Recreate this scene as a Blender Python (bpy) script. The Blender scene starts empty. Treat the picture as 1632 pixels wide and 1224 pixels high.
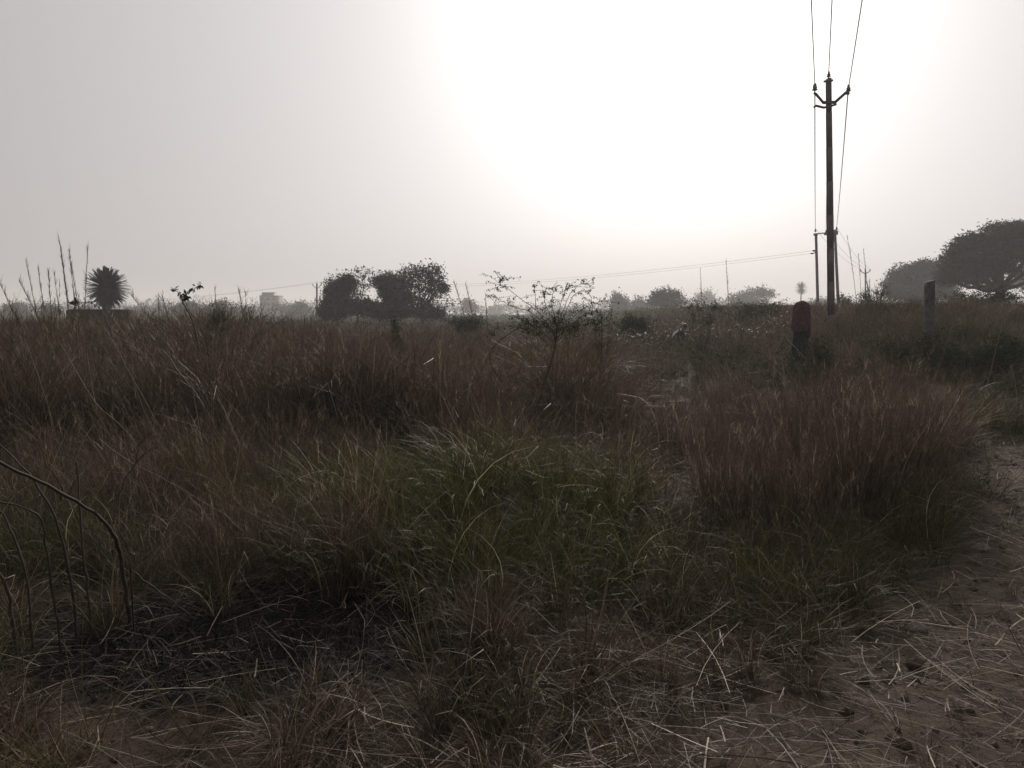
import bpy, math, random
import numpy as np
from mathutils import Vector, Matrix
R = math.radians
SC = bpy.context.scene
COL = SC.collection

# ------------------------------------------------------------------ camera, world, sun, exposure
F_PX, CX, CY, PITCH, EYE = 1233.0, 816.0, 612.0, R(5.19), 1.6
cam_d = bpy.data.cameras.new("camera")
cam_d.sensor_width = 36.0
cam_d.lens = 36.0 * F_PX / 1632.0
cam_d.clip_start = 0.05
cam_d.clip_end = 6000
cam = bpy.data.objects.new("camera", cam_d)
cam.location = (0, 0, EYE)
cam.rotation_euler = (R(90) - PITCH, 0, 0)
COL.objects.link(cam)
SC.camera = cam

SUN_EL, SUN_AZ = R(23.5), R(11.5)          # azimuth clockwise from +Y (towards +X)
SUN_DIR = Vector((math.sin(SUN_AZ) * math.cos(SUN_EL), math.cos(SUN_AZ) * math.cos(SUN_EL), math.sin(SUN_EL)))
world = bpy.data.worlds.new("World")
SC.world = world
world.use_nodes = True
nt = world.node_tree
nt.nodes.clear()
N = nt.nodes.new
L = nt.links.new
out = N("ShaderNodeOutputWorld")
bg = N("ShaderNodeBackground")
bg.inputs["Strength"].default_value = 0.1
sky = N("ShaderNodeTexSky")
sky.sky_type = 'NISHITA'
sky.sun_disc = False
sky.sun_elevation = SUN_EL
sky.sun_rotation = SUN_AZ
sky.air_density = 1.0
sky.dust_density = 6.0
sky.ozone_density = 1.0
hsv = N("ShaderNodeHueSaturation")
hsv.inputs["Saturation"].default_value = 0.25
hsv.inputs["Value"].default_value = 0.10
L(sky.outputs[0], hsv.inputs["Color"])
tc = N("ShaderNodeTexCoord")
nrm = N("ShaderNodeVectorMath"); nrm.operation = 'NORMALIZE'
L(tc.outputs["Generated"], nrm.inputs[0])
dot = N("ShaderNodeVectorMath"); dot.operation = 'DOT_PRODUCT'
L(nrm.outputs[0], dot.inputs[0])
dot.inputs[1].default_value = SUN_DIR
acs = N("ShaderNodeMath"); acs.operation = 'ARCCOSINE'; acs.use_clamp = False
L(dot.outputs["Value"], acs.inputs[0])


def gauss(width, amp, pw=2.0):
    a = N("ShaderNodeMath"); a.operation = 'DIVIDE'; L(acs.outputs[0], a.inputs[0]); a.inputs[1].default_value = width
    b = N("ShaderNodeMath"); b.operation = 'POWER'; L(a.outputs[0], b.inputs[0]); b.inputs[1].default_value = pw
    c = N("ShaderNodeMath"); c.operation = 'MULTIPLY'; L(b.outputs[0], c.inputs[0]); c.inputs[1].default_value = -1.0
    d = N("ShaderNodeMath"); d.operation = 'EXPONENT'; L(c.outputs[0], d.inputs[0])
    e = N("ShaderNodeMath"); e.operation = 'MULTIPLY'; L(d.outputs[0], e.inputs[0]); e.inputs[1].default_value = amp
    return e


def glow(g, col):
    m = N("ShaderNodeMix"); m.data_type = 'RGBA'; m.blend_type = 'MULTIPLY'
    m.inputs["Factor"].default_value = 1.0
    L(g.outputs[0], m.inputs[6]); m.inputs[7].default_value = (*col, 1)
    return m


def addc(a, b):
    m = N("ShaderNodeMix"); m.data_type = 'RGBA'; m.blend_type = 'ADD'
    m.inputs["Factor"].default_value = 1.0
    L(a, m.inputs[6]); L(b, m.inputs[7])
    return m.outputs[2]


# hazy veil of light round the sun (an aureole tens of degrees wide)
wide = glow(gauss(R(72), 8.35, 1.0), (1.0, 0.95, 0.948))
mid = glow(gauss(R(12.5), 2.0), (1.0, 1.0, 0.99))
core = glow(gauss(R(8), 4.0), (1.0, 0.98, 0.93))
s = addc(addc(addc(hsv.outputs[0], wide.outputs[2]), mid.outputs[2]), core.outputs[2])
L(s, bg.inputs["Color"])
L(bg.outputs[0], out.inputs["Surface"])

sun_d = bpy.data.lights.new("sun", 'SUN')
sun_d.energy = 3.0
sun_d.angle = R(1.5)
sun_d.color = (1.0, 0.93, 0.84)
sun = bpy.data.objects.new("sun", sun_d)
sun.rotation_euler = (-SUN_DIR).to_track_quat('-Z', 'Y').to_euler()
sun.location = (40, 100, 60)
COL.objects.link(sun)

SC.view_settings.view_transform = 'Standard'
SC.view_settings.look = 'None'
SC.view_settings.exposure = 0.0
SC.view_settings.gamma = 1.0
SC.view_settings.use_curve_mapping = False
SC.cycles.max_bounces = 5
SC.cycles.diffuse_bounces = 3
SC.cycles.glossy_bounces = 2
SC.cycles.transmission_bounces = 3
SC.cycles.transparent_max_bounces = 4
SC.cycles.volume_bounces = 2
SC.cycles.sample_clamp_indirect = 4.0

rng = np.random.default_rng(7)
random.seed(7)

# ------------------------------------------------------------------ helpers
def tag(o, label=None, cat=None, group=None, kind=None):
    if label: o["label"] = label
    if cat: o["category"] = cat
    if group: o["group"] = group
    if kind: o["kind"] = kind
    return o


def ray(px, py, d):
    """point at depth d (metres along +Y) seen at photo pixel px, py"""
    a = (px - CX) / F_PX
    b = (py - CY) / F_PX
    dy = math.cos(PITCH) - b * math.sin(PITCH)
    dz = -math.sin(PITCH) - b * math.cos(PITCH)
    k = d / dy
    return Vector((a * k, d, EYE + dz * k))


def smooth(t):
    t = np.clip(t, 0, 1)
    return t * t * (3 - 2 * t)


_tab = np.random.default_rng(99).random((256, 256))


def vnoise(x, y, s, seed=0):
    x = np.asarray(x, float) / s + seed * 17.31
    y = np.asarray(y, float) / s + seed * 9.73
    xi = np.floor(x).astype(int); yi = np.floor(y).astype(int)
    fx = x - xi; fy = y - yi
    fx = fx * fx * (3 - 2 * fx); fy = fy * fy * (3 - 2 * fy)
    a = _tab[xi & 255, yi & 255]; b = _tab[(xi + 1) & 255, yi & 255]
    c = _tab[xi & 255, (yi + 1) & 255]; d = _tab[(xi + 1) & 255, (yi + 1) & 255]
    return (a * (1 - fx) + b * fx) * (1 - fy) + (c * (1 - fx) + d * fx) * fy


def terrain(x, y):
    x = np.asarray(x, float); y = np.asarray(y, float)
    near = np.clip(1 - np.hypot(x, y) / 80, 0, 1)
    h = 0.07 * (vnoise(x, y, 2.1, 1) - .5) * near + 0.03 * (vnoise(x, y, .45, 2) - .5) * near
    h = h + 0.25 * (vnoise(x, y, 14, 3) - .5) * smooth((y - 12) / 20)
    h = h + .35 * smooth((x - 2) / 5) * smooth((y - 9) / 6)
    h = h + 1.15 * smooth((x - 8) / 5) * smooth((y - 17) / 9)
    h = h + .16 * np.exp(-((x - .05) / 1.0) ** 2 - ((y - 5.7) / 1.3) ** 2)
    return h


def tz(x, y):
    return float(terrain(x, y))


def path_left(y):
    return np.interp(y, [0, 2.5, 3.1, 3.8, 5, 7, 9, 12, 16, 20], [-.7, 0.1, .85, 1.55, 2.65, 4.0, 5.1, 6.9, 9.2, 12])


class MB:
    def __init__(s):
        s.v = []; s.f = []; s.n = 0; s.shade = []; s.has = False

    def add(s, verts, faces, shade=None):
        verts = np.asarray(verts, float).reshape(-1, 3)
        s.v.append(verts)
        fa = np.asarray(faces, int)
        s.f.append(fa + s.n)
        if shade is None:
            shade = np.full(len(verts), .5)
        else:
            s.has = True
        s.shade.append(np.broadcast_to(np.asarray(shade, float), (len(verts),)))
        s.n += len(verts)

    def tube(s, pts, radii, n=6, caps=True, shade=None):
        pts = [Vector(p) for p in pts]
        m = len(pts)
        if not hasattr(radii, '__len__'): radii = [radii] * m
        ring = []
        up = None
        for i, p in enumerate(pts):
            t = (pts[min(i + 1, m - 1)] - pts[max(i - 1, 0)])
            if t.length < 1e-9: t = Vector((0, 0, 1))
            t.normalize()
            if up is None:
                up = t.orthogonal().normalized()
            up = (up - t * up.dot(t))
            up = up.normalized() if up.length > 1e-6 else t.orthogonal().normalized()
            w = t.cross(up)
            for k in range(n):
                a = 2 * math.pi * k / n
                ring.append(p + (up * math.cos(a) + w * math.sin(a)) * radii[i])
        f = []
        for i in range(m - 1):
            for k in range(n):
                a = i * n + k; b = i * n + (k + 1) % n
                f.append((a, b, b + n, a + n))
        s.add([tuple(v) for v in ring], f, shade)
        if caps:
            for i0, p in ((0, pts[0]), ((m - 1) * n, pts[-1])):
                vs = [tuple(ring[i0 + k]) for k in range(n)] + [tuple(p)]
                ff = [(k, (k + 1) % n, n, n) for k in range(n)]
                s.add(vs, ff, shade)

    def box(s, c, size, rz=0, taper=1.0, mat=None):
        x, y, z = [q / 2 for q in size]
        vs = []
        for dz, k in ((-z, 1), (z, taper)):
            for dx, dy in ((-x, -y), (x, -y), (x, y), (-x, y)):
                v = Vector((dx * k, dy * k, dz))
                v.rotate(Matrix.Rotation(rz, 3, 'Z'))
                if mat is not None: v = mat @ v
                vs.append(tuple(v + Vector(c)))
        s.add(vs, [(3, 2, 1, 0), (4, 5, 6, 7), (0, 1, 5, 4), (1, 2, 6, 5), (2, 3, 7, 6), (3, 0, 4, 7)])

    def lathe(s, prof, c, n=14, axis=None):
        c = Vector(c)
        q = Vector(axis).to_track_quat('Z', 'Y') if axis is not None else None
        vs = []
        for r, z in prof:
            for k in range(n):
                a = 2 * math.pi * k / n
                v = Vector((r * math.cos(a), r * math.sin(a), z))
                if q: v.rotate(q)
                vs.append(tuple(v + c))
        f = [(i * n + k, i * n + (k + 1) % n, (i + 1) * n + (k + 1) % n, (i + 1) * n + k)
             for i in range(len(prof) - 1) for k in range(n)]
        s.add(vs, f)

    def mesh(s, name, origin=(0, 0, 0), extra=None):
        v = np.concatenate(s.v) - np.asarray(origin, float)
        quads = [f for f in s.f if f.ndim == 2 and f.shape[1] == 4]
        f = np.concatenate(quads)
        tri = f[:, 2] == f[:, 3]
        counts = np.where(tri, 3, 4)
        mask = np.ones_like(f, bool); mask[tri, 3] = False
        loops = f[mask]
        me = bpy.data.meshes.new(name)
        ev = 0 if extra is None else len(extra)
        me.vertices.add(len(v) + ev)
        allv = v if extra is None else np.concatenate([v, extra])
        me.vertices.foreach_set("co", allv.astype(np.float32).ravel())
        me.loops.add(len(loops))
        me.loops.foreach_set("vertex_index", loops.astype(np.int32))
        me.polygons.add(len(f))
        st = np.concatenate([[0], np.cumsum(counts)[:-1]]).astype(np.int32)
        me.polygons.foreach_set("loop_start", st)
        if s.has:
            at = me.attributes.new("shade", 'FLOAT', 'POINT')
            sh = np.concatenate(s.shade)
            if extra is not None: sh = np.concatenate([sh, np.zeros(ev)])
            at.data.foreach_set("value", sh.astype(np.float32))
        me.update(calc_edges=True)
        me.validate()
        return me

    def build(s, name, mat, parent=None, smooth_=False):
        o_ = Vector((0, 0, 0)) if parent is None else wloc(parent)
        me = s.mesh(name, o_)
        me.materials.append(mat)
        if smooth_:
            me.polygons.foreach_set("use_smooth", np.ones(len(me.polygons), bool))
        o = bpy.data.objects.new(name, me)
        COL.objects.link(o)
        if parent is not None:
            o.parent = parent
        return o

    def build_at(s, name, mat, loc, smooth_=False):
        """top-level single-mesh thing with its origin at loc"""
        me = s.mesh(name, loc)
        me.materials.append(mat)
        if smooth_:
            me.polygons.foreach_set("use_smooth", np.ones(len(me.polygons), bool))
        o = bpy.data.objects.new(name, me)
        o.location = loc
        COL.objects.link(o)
        return o


def wloc(o):
    v = Vector((0, 0, 0))
    while o is not None:
        v = v + o.location
        o = o.parent
    return v


def empty(name, loc):
    o = bpy.data.objects.new(name, None)
    o.location = loc
    o.empty_display_size = .2
    COL.objects.link(o)
    return o


# ------------------------------------------------------------------ materials
def mat_plain(name, col, rough=.8, spec=.3, noise=None, metallic=0.0, bump=0.0, bscale=20, col2=None):
    m = bpy.data.materials.new(name)
    m.use_nodes = True
    n = m.node_tree.nodes; l = m.node_tree.links
    b = n["Principled BSDF"]
    b.inputs["Roughness"].default_value = rough
    b.inputs["Specular IOR Level"].default_value = spec
    b.inputs["Metallic"].default_value = metallic
    tcn = n.new("ShaderNodeTexCoord")
    nz = n.new("ShaderNodeTexNoise")
    nz.inputs["Scale"].default_value = noise or 8.0
    nz.inputs["Detail"].default_value = 6
    nz.inputs["Roughness"].default_value = .65
    l.new(tcn.outputs["Object"], nz.inputs["Vector"])
    cr = n.new("ShaderNodeValToRGB")
    c2 = col2 or tuple(min(1, c * 1.5) for c in col)
    cr.color_ramp.elements[0].position = .33
    cr.color_ramp.elements[0].color = (*[c * .7 for c in col], 1)
    cr.color_ramp.elements[1].position = .68
    cr.color_ramp.elements[1].color = (*c2, 1)
    l.new(nz.outputs["Fac"], cr.inputs[0])
    l.new(cr.outputs[0], b.inputs["Base Color"])
    if bump:
        nb = n.new("ShaderNodeTexNoise"); nb.inputs["Scale"].default_value = bscale; nb.inputs["Detail"].default_value = 8
        l.new(tcn.outputs["Object"], nb.inputs["Vector"])
        bp = n.new("ShaderNodeBump"); bp.inputs["Strength"].default_value = bump; bp.inputs["Distance"].default_value = .05
        l.new(nb.outputs["Fac"], bp.inputs["Height"]); l.new(bp.outputs[0], b.inputs["Normal"])
    return m


def mat_leaf(name, ramp, ramp_green=None, transl=.3, rough=.5, spec=.4):
    """blades and leaves: colour from the per-blade 'shade' attribute, towards the green ramp with the tuft's 'tint'"""
    m = bpy.data.materials.new(name)
    m.use_nodes = True
    n = m.node_tree.nodes; l = m.node_tree.links
    n.clear()
    o = n.new("ShaderNodeOutputMaterial")
    sh = n.new("ShaderNodeAttribute"); sh.attribute_name = "shade"

    def mk(r):
        c = n.new("ShaderNodeValToRGB")
        e = c.color_ramp.elements
        while len(e) > 1: e.remove(e[-1])
        e[0].position = r[0][0]; e[0].color = (*r[0][1], 1)
        for p_, c_ in r[1:]:
            q = e.new(p_); q.color = (*c_, 1)
        l.new(sh.outputs["Fac"], c.inputs[0])
        return c.outputs[0]
    col = mk(ramp)
    if ramp_green:
        ti = n.new("ShaderNodeAttribute"); ti.attribute_name = "tint"; ti.attribute_type = 'INSTANCER'
        mx = n.new("ShaderNodeMix"); mx.data_type = 'RGBA'
        l.new(ti.outputs["Fac"], mx.inputs["Factor"]); l.new(col, mx.inputs[6]); l.new(mk(ramp_green), mx.inputs[7])
        col = mx.outputs[2]
    b = n.new("ShaderNodeBsdfPrincipled")
    b.inputs["Roughness"].default_value = rough
    b.inputs["Specular IOR Level"].default_value = spec
    l.new(col, b.inputs["Base Color"])
    t = n.new("ShaderNodeBsdfTranslucent")
    l.new(col, t.inputs["Color"])
    ms = n.new("ShaderNodeMixShader"); ms.inputs[0].default_value = transl
    l.new(b.outputs[0], ms.inputs[1]); l.new(t.outputs[0], ms.inputs[2])
    l.new(ms.outputs[0], o.inputs["Surface"])
    return m


DRY = [(0, (.025, .018, .014)), (.35, (.076, .053, .040)), (.75, (.142, .102, .075)), (.93, (.27, .21, .16)), (1, (.46, .39, .29))]
OLV = [(0, (.018, .02, .007)), (.4, (.07, .068, .017)), (.8, (.14, .13, .036)), (.95, (.24, .21, .09)), (1, (.42, .38, .24))]
M = {}
M['grass'] = mat_leaf("grass_blades", DRY, OLV, .28, .6, .25)
M['straw'] = mat_leaf("straw", [(0, (.035, .023, .018)), (.5, (.10, .068, .048)), (.85, (.22, .165, .115)), (1, (.42, .34, .25))], None, .12, .62, .25)
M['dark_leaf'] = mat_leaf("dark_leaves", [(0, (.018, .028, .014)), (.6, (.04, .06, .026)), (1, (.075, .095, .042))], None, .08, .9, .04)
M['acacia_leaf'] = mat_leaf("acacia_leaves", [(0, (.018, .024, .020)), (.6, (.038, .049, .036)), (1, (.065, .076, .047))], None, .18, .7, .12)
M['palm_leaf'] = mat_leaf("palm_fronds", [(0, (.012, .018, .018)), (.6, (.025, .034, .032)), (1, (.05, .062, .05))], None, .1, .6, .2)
M['scrub'] = mat_leaf("scrub_leaves", [(0, (.03, .034, .02)), (.6, (.06, .064, .04)), (1, (.11, .105, .07))], OLV, .2, .7, .15)
M['bark'] = mat_plain("bark", (.05, .04, .032), .9, .2, 9, bump=.6)
M['twig'] = mat_plain("twig_bark", (.045, .033, .027), .75, .3, 30)
M['twigdry'] = mat_plain("dry_twig_bark", (.12, .09, .07), .7, .3, 30)
M['steel'] = mat_plain("weathered_pole_steel", (.15, .12, .13), .7, .3, 3, col2=(.21, .165, .175))
M['concrete'] = mat_plain("dark_concrete", (.10, .10, .105), .9, .2, 5, bump=.5, bscale=14, col2=(.17, .165, .16))
M['plaster'] = mat_plain("old_plaster", (.27, .265, .25), .9, .2, .35, col2=(.38, .365, .34))
M['porcelain'] = mat_plain("brown_porcelain", (.09, .045, .035), .25, .6, 5)
M['wire'] = mat_plain("aluminium_wire", (.10, .10, .105), .6, .3, 5)
M['stone'] = mat_plain("pale_stone", (.24, .21, .18), .9, .2, 25, bump=.5)
M['glass'] = mat_plain("dark_window", (.05, .06, .065), .2, .6, 2)


def brick_mat():
    m = bpy.data.materials.new("old_brick")
    m.use_nodes = True
    n = m.node_tree.nodes; l = m.node_tree.links
    b = n["Principled BSDF"]; b.inputs["Roughness"].default_value = .92
    tcn = n.new("ShaderNodeTexCoord")
    mp = n.new("ShaderNodeMapping"); mp.inputs["Rotation"].default_value = (R(90), 0, 0)
    l.new(tcn.outputs["Object"], mp.inputs[0])
    br = n.new("ShaderNodeTexBrick"); br.inputs["Scale"].default_value = 1.0
    br.inputs["Brick Width"].default_value = .24; br.inputs["Row Height"].default_value = .085
    br.inputs["Mortar Size"].default_value = .008
    br.inputs["Color1"].default_value = (.085, .06, .048, 1)
    br.inputs["Color2"].default_value = (.065, .052, .043, 1)
    br.inputs["Mortar"].default_value = (.09, .083, .075, 1)
    l.new(mp.outputs[0], br.inputs["Vector"])
    nz = n.new("ShaderNodeTexNoise"); nz.inputs["Scale"].default_value = 3; nz.inputs["Detail"].default_value = 6
    l.new(tcn.outputs["Object"], nz.inputs["Vector"])
    cr = n.new("ShaderNodeValToRGB"); cr.color_ramp.elements[0].position = .4; cr.color_ramp.elements[1].position = .62
    l.new(nz.outputs["Fac"], cr.inputs[0])
    mx = n.new("ShaderNodeMix"); mx.data_type = 'RGBA'
    l.new(cr.outputs[0], mx.inputs["Factor"]); l.new(br.outputs[0], mx.inputs[6]); mx.inputs[7].default_value = (.07, .066, .058, 1)
    l.new(mx.outputs[2], b.inputs["Base Color"])
    bp = n.new("ShaderNodeBump"); bp.inputs["Strength"].default_value = .5; bp.inputs["Distance"].default_value = .02
    l.new(br.outputs["Fac"], bp.inputs["Height"]); bp.invert = True; l.new(bp.outputs[0], b.inputs["Normal"])
    return m


M['brick'] = brick_mat()


def ground_mat(name, base, litter, dark, burnt=True):
    m = bpy.data.materials.new(name)
    m.use_nodes = True
    n = m.node_tree.nodes; l = m.node_tree.links
    b = n["Principled BSDF"]; b.inputs["Roughness"].default_value = .95; b.inputs["Specular IOR Level"].default_value = .15
    tcn = n.new("ShaderNodeTexCoord")

    def noise(sc, det=6, ro=.6):
        q = n.new("ShaderNodeTexNoise"); q.inputs["Scale"].default_value = sc
        q.inputs["Detail"].default_value = det; q.inputs["Roughness"].default_value = ro
        l.new(tcn.outputs["Object"], q.inputs["Vector"]); return q.outputs["Fac"]

    def ramp(fac, a, b_):
        c = n.new("ShaderNodeValToRGB"); c.color_ramp.elements[0].position = a; c.color_ramp.elements[1].position = b_
        l.new(fac, c.inputs[0]); return c.outputs[0]

    def mix(f, a, b_):
        x = n.new("ShaderNodeMix"); x.data_type = 'RGBA'
        l.new(f, x.inputs["Factor"])
        for k, c in ((6, a), (7, b_)):
            if isinstance(c, tuple): x.inputs[k].default_value = (*c, 1)
            else: l.new(c, x.inputs[k])
        return x.outputs[2]
    c = mix(ramp(noise(3.2), .38, .62), base, litter)
    c = mix(ramp(noise(17, 8, .7), .5, .68), c, dark)
    c = mix(ramp(noise(60, 4, .7), .56, .7), c, litter)
    if burnt:  # burnt soil; black stretched left also paints in shade of the standing grass
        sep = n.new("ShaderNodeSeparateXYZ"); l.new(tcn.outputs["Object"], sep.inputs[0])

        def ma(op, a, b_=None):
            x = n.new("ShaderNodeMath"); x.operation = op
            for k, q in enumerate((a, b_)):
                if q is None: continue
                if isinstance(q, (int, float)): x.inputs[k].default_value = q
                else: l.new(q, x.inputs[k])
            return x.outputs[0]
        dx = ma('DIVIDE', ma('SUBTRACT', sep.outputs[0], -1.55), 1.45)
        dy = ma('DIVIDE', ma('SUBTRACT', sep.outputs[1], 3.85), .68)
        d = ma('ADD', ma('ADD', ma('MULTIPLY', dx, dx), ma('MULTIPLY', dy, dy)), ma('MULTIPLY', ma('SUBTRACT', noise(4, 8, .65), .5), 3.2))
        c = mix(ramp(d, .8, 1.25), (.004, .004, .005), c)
    l.new(c, b.inputs["Base Color"])
    bp = n.new("ShaderNodeBump"); bp.inputs["Strength"].default_value = .8; bp.inputs["Distance"].default_value = .03
    l.new(noise(24, 10, .75), bp.inputs["Height"]); l.new(bp.outputs[0], b.inputs["Normal"])
    return m


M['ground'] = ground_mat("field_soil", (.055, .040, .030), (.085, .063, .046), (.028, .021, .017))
M['path'] = ground_mat("path_soil", (.125, .098, .070), (.07, .053, .040), (.04, .031, .024), burnt=False)

# ------------------------------------------------------------------ ground and path
def grid_mesh(name, X, Y, mat, off=0.0):
    nx, ny = X.shape[1], X.shape[0]
    Z = terrain(X, Y) + off
    mb = MB()
    idx = np.arange(nx * ny).reshape(ny, nx)
    f = np.stack([idx[:-1, :-1], idx[:-1, 1:], idx[1:, 1:], idx[1:, :-1]], -1).reshape(-1, 4)
    mb.add(np.stack([X, Y, Z], -1), f)
    return mb.build(name, mat, None, True)


u = np.linspace(-1, 1, 361)
gx = 1250 * (np.sinh(u * 7.0) / math.sinh(7.0))
v_ = np.linspace(-.75, 1, 361)
gy = 1250 * (np.sinh(v_ * 7.0) / math.sinh(7.0)) + 4
gy = np.clip(gy, -1250, 1250)
X, Y = np.meshgrid(gx, gy)
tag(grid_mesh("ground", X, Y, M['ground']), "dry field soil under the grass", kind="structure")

ys = np.linspace(.6, 12.5, 200)
X, Y = [], []
for yy in ys:
    l0 = float(path_left(yy)) + .35 * (float(vnoise(yy, 3.3, .9, 5)) - .5)
    r0 = l0 + 3.0 + .3 * (float(vnoise(yy, 8.8, 1.1, 6)) - .5)
    X.append(np.linspace(l0, r0, 60)); Y.append(np.full(60, yy))
X = np.array(X); Y = np.array(Y)
pp = grid_mesh("dirt_path", X, Y, M['path'])
# the sheet lies 4 mm and more proud of the soil, dipping in under it along both edges
co = np.empty(len(pp.data.vertices) * 3, np.float32); pp.data.vertices.foreach_get("co", co); co = co.reshape(-1, 3)
w = np.minimum(np.linspace(0, 1, 60), np.linspace(1, 0, 60))
co[:, 2] += np.tile(np.clip(-.03 + w * .5, -.03, .012), len(ys))
pp.data.vertices.foreach_set("co", co.ravel()); pp.data.update()
tag(pp, "trodden dirt path running up the right side", kind="structure")

# ------------------------------------------------------------------ blades
def blades(mb, base, az, lean, curl, length, width, shade, segs=5, kink=None, twist=None, tipw=.15, rg=rng):
    n = len(base)
    s = np.linspace(0, 1, segs + 1)
    th = lean[:, None] + curl[:, None] * s[None, :] ** 1.4
    if kink is not None:
        at = rg.uniform(.35, .85, n)
        th = th + np.where(s[None, :] > at[:, None], kink[:, None], 0)
    st = (length / segs)[:, None]
    azs = az[:, None] + (rg.normal(0, .25, n)[:, None] * s[None, :])
    d = np.stack([np.sin(th) * np.cos(azs), np.sin(th) * np.sin(azs), np.cos(th)], -1)
    p = np.concatenate([np.zeros((n, 1, 3)), np.cumsum(d[:, :-1] * st[..., None], 1)], 1) + base[:, None, :]
    fa = (rg.uniform(0, 2 * math.pi, n) if twist is None else twist)[:, None] + 0 * s[None, :]
    side = np.stack([np.cos(fa), np.sin(fa), np.zeros_like(fa)], -1)
    side = side - d * np.sum(side * d, -1, keepdims=True)
    side /= np.linalg.norm(side, axis=-1, keepdims=True) + 1e-9
    w = width[:, None] * (1 - (1 - tipw) * s[None, :] ** 1.5) * .5
    a = p - side * w[..., None]; b = p + side * w[..., None]
    V = np.stack([a, b], 2)                       # n, s+1, 2, 3
    k = (segs + 1) * 2
    i0 = (np.arange(n) * k)[:, None]
    j = np.arange(segs)[None, :] * 2
    f = np.stack([i0 + j, i0 + j + 1, i0 + j + 3, i0 + j + 2], -1).reshape(-1, 4)
    mb.add(V.reshape(-1, 3), f, np.repeat(shade, k))
    return p, d


def v_dry(mb, n, wd, rad=.1, spread=.22, panicle=.6, rg=rng, segs=5):
    """tall thin dry stems with feathery heads, unit height"""
    a = rg.uniform(0, 2 * math.pi, n); r = rad * np.sqrt(rg.random(n))
    base = np.stack([r * np.cos(a), r * np.sin(a), np.full(n, -.03)], -1)
    az = a + rg.normal(0, .8, n)
    lean = np.abs(rg.normal(0, spread, n)); curl = np.abs(rg.normal(.12, .22, n))
    ln = rg.uniform(.45, 1.05, n)
    kk = np.where(rg.random(n) < .16, rg.uniform(.4, 1.9, n), 0)
    sh = np.clip(rg.beta(2.2, 2.6, n) + (rg.random(n) < .07) * .4, 0, 1)
    p, d = blades(mb, base, az, lean, curl, ln, wd * rg.uniform(.6, 1.3, n), sh, segs, kk, rg=rg)
    # leaves lower down
    m = n // 2
    ii = rg.integers(0, n, m); t = rg.integers(0, max(1, segs - 2), m)
    blades(mb, p[ii, t], rg.uniform(0, 6.28, m), rg.uniform(.2, .8, m), rg.uniform(.3, 1.6, m), rg.uniform(.15, .4, m),
           wd * 1.3 * rg.uniform(.7, 1.4, m), np.clip(sh[ii] + rg.normal(0, .12, m), 0, 1), 3, rg=rg)
    # heads
    hn = int(n * panicle)
    ii = rg.permutation(n)[:hn]
    k = 7
    ii = np.repeat(ii, k)
    t = rg.uniform(.0, 1, len(ii))
    q = p[ii, -2] * (1 - t[:, None]) + p[ii, -1] * t[:, None]
    blades(mb, q, rg.uniform(0, 6.28, len(ii)), rg.uniform(.1, .7, len(ii)), rg.uniform(0, .6, len(ii)), rg.uniform(.03, .09, len(ii)),
           wd * .75 * np.ones(len(ii)), np.clip(sh[ii] + .08, 0, 1), 1, rg=rg)


def v_arch(mb, n, wd, rad=.16, rg=rng, segs=6, pale=.07, ml=.12, sl=.25):
    """leafy blades that arch over, unit length"""
    a = rg.uniform(0, 2 * math.pi, n); r = rad * np.sqrt(rg.random(n))
    base = np.stack([r * np.cos(a), r * np.sin(a), np.full(n, -.03)], -1)
    az = a + rg.normal(0, .9, n)
    lean = np.abs(rg.normal(ml, sl, n)); curl = rg.uniform(.5, 2.3, n) * (1 if ml < .4 else .45)
    ln = rg.uniform(.5, 1.25, n)
    kk = np.where(rg.random(n) < .2, rg.uniform(.4, 1.4, n), 0)
    sh = np.clip(rg.beta(2, 2.6, n) + (rg.random(n) < pale) * .5, 0, 1)
    blades(mb, base, az, lean, curl, ln, wd * rg.uniform(.6, 1.4, n), sh, segs, kk, rg=rg)


def v_straw(mb, n, wd, rad=.4, rg=rng, lift=.06):
    a = rg.uniform(0, 2 * math.pi, n); r = rad * np.sqrt(rg.random(n))
    base = np.stack([r * np.cos(a), r * np.sin(a), rg.uniform(.0, lift, n)], -1)
    lean = rg.normal(1.52, .10, n); curl = rg.normal(.0, .22, n)
    up = rg.random(n) < .10
    lean = np.where(up, rg.uniform(.3, 1.1, n), lean)
    kk = np.where(rg.random(n) < .3, rg.normal(0, .5, n), 0)
    ln = (rg.uniform(.04, .24, n) + .3 * (rg.random(n) < .12)) * np.where(up, .5, 1)
    sh = np.clip(rg.beta(1.5, 2.8, n) + (rg.random(n) < .06) * .5, 0, 1)
    blades(mb, base, rg.uniform(0, 6.28, n), lean, curl, ln, wd * rg.uniform(.5, 1.4, n), sh, 4, kk, rg=rg, tipw=.6)


def v_herb(mb, n, wd, rg=rng):
    """low bushy leaves on thin stems, unit height"""
    k = max(4, n // 12)
    a = rg.uniform(0, 6.28, k)
    base = np.stack([.05 * np.cos(a), .05 * np.sin(a), np.full(k, -.02)], -1)
    p, d = blades(mb, base, a, rg.uniform(.1, .8, k), rg.uniform(0, .5, k), rg.uniform(.5, 1.1, k), np.full(k, wd * .5), np.full(k, .3), 5, rg=rg)
    ii = rg.integers(0, k, n); t = rg.integers(1, 6, n)
    blades(mb, p[ii, t] + rg.normal(0, .03, (n, 3)), rg.uniform(0, 6.28, n), rg.uniform(.4, 1.8, n), rg.uniform(0, .8, n), rg.uniform(.05, .14, n),
           wd * rg.uniform(.8, 2.4, n), rg.beta(2, 2.6, n) * .72, 2, rg=rg)


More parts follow.
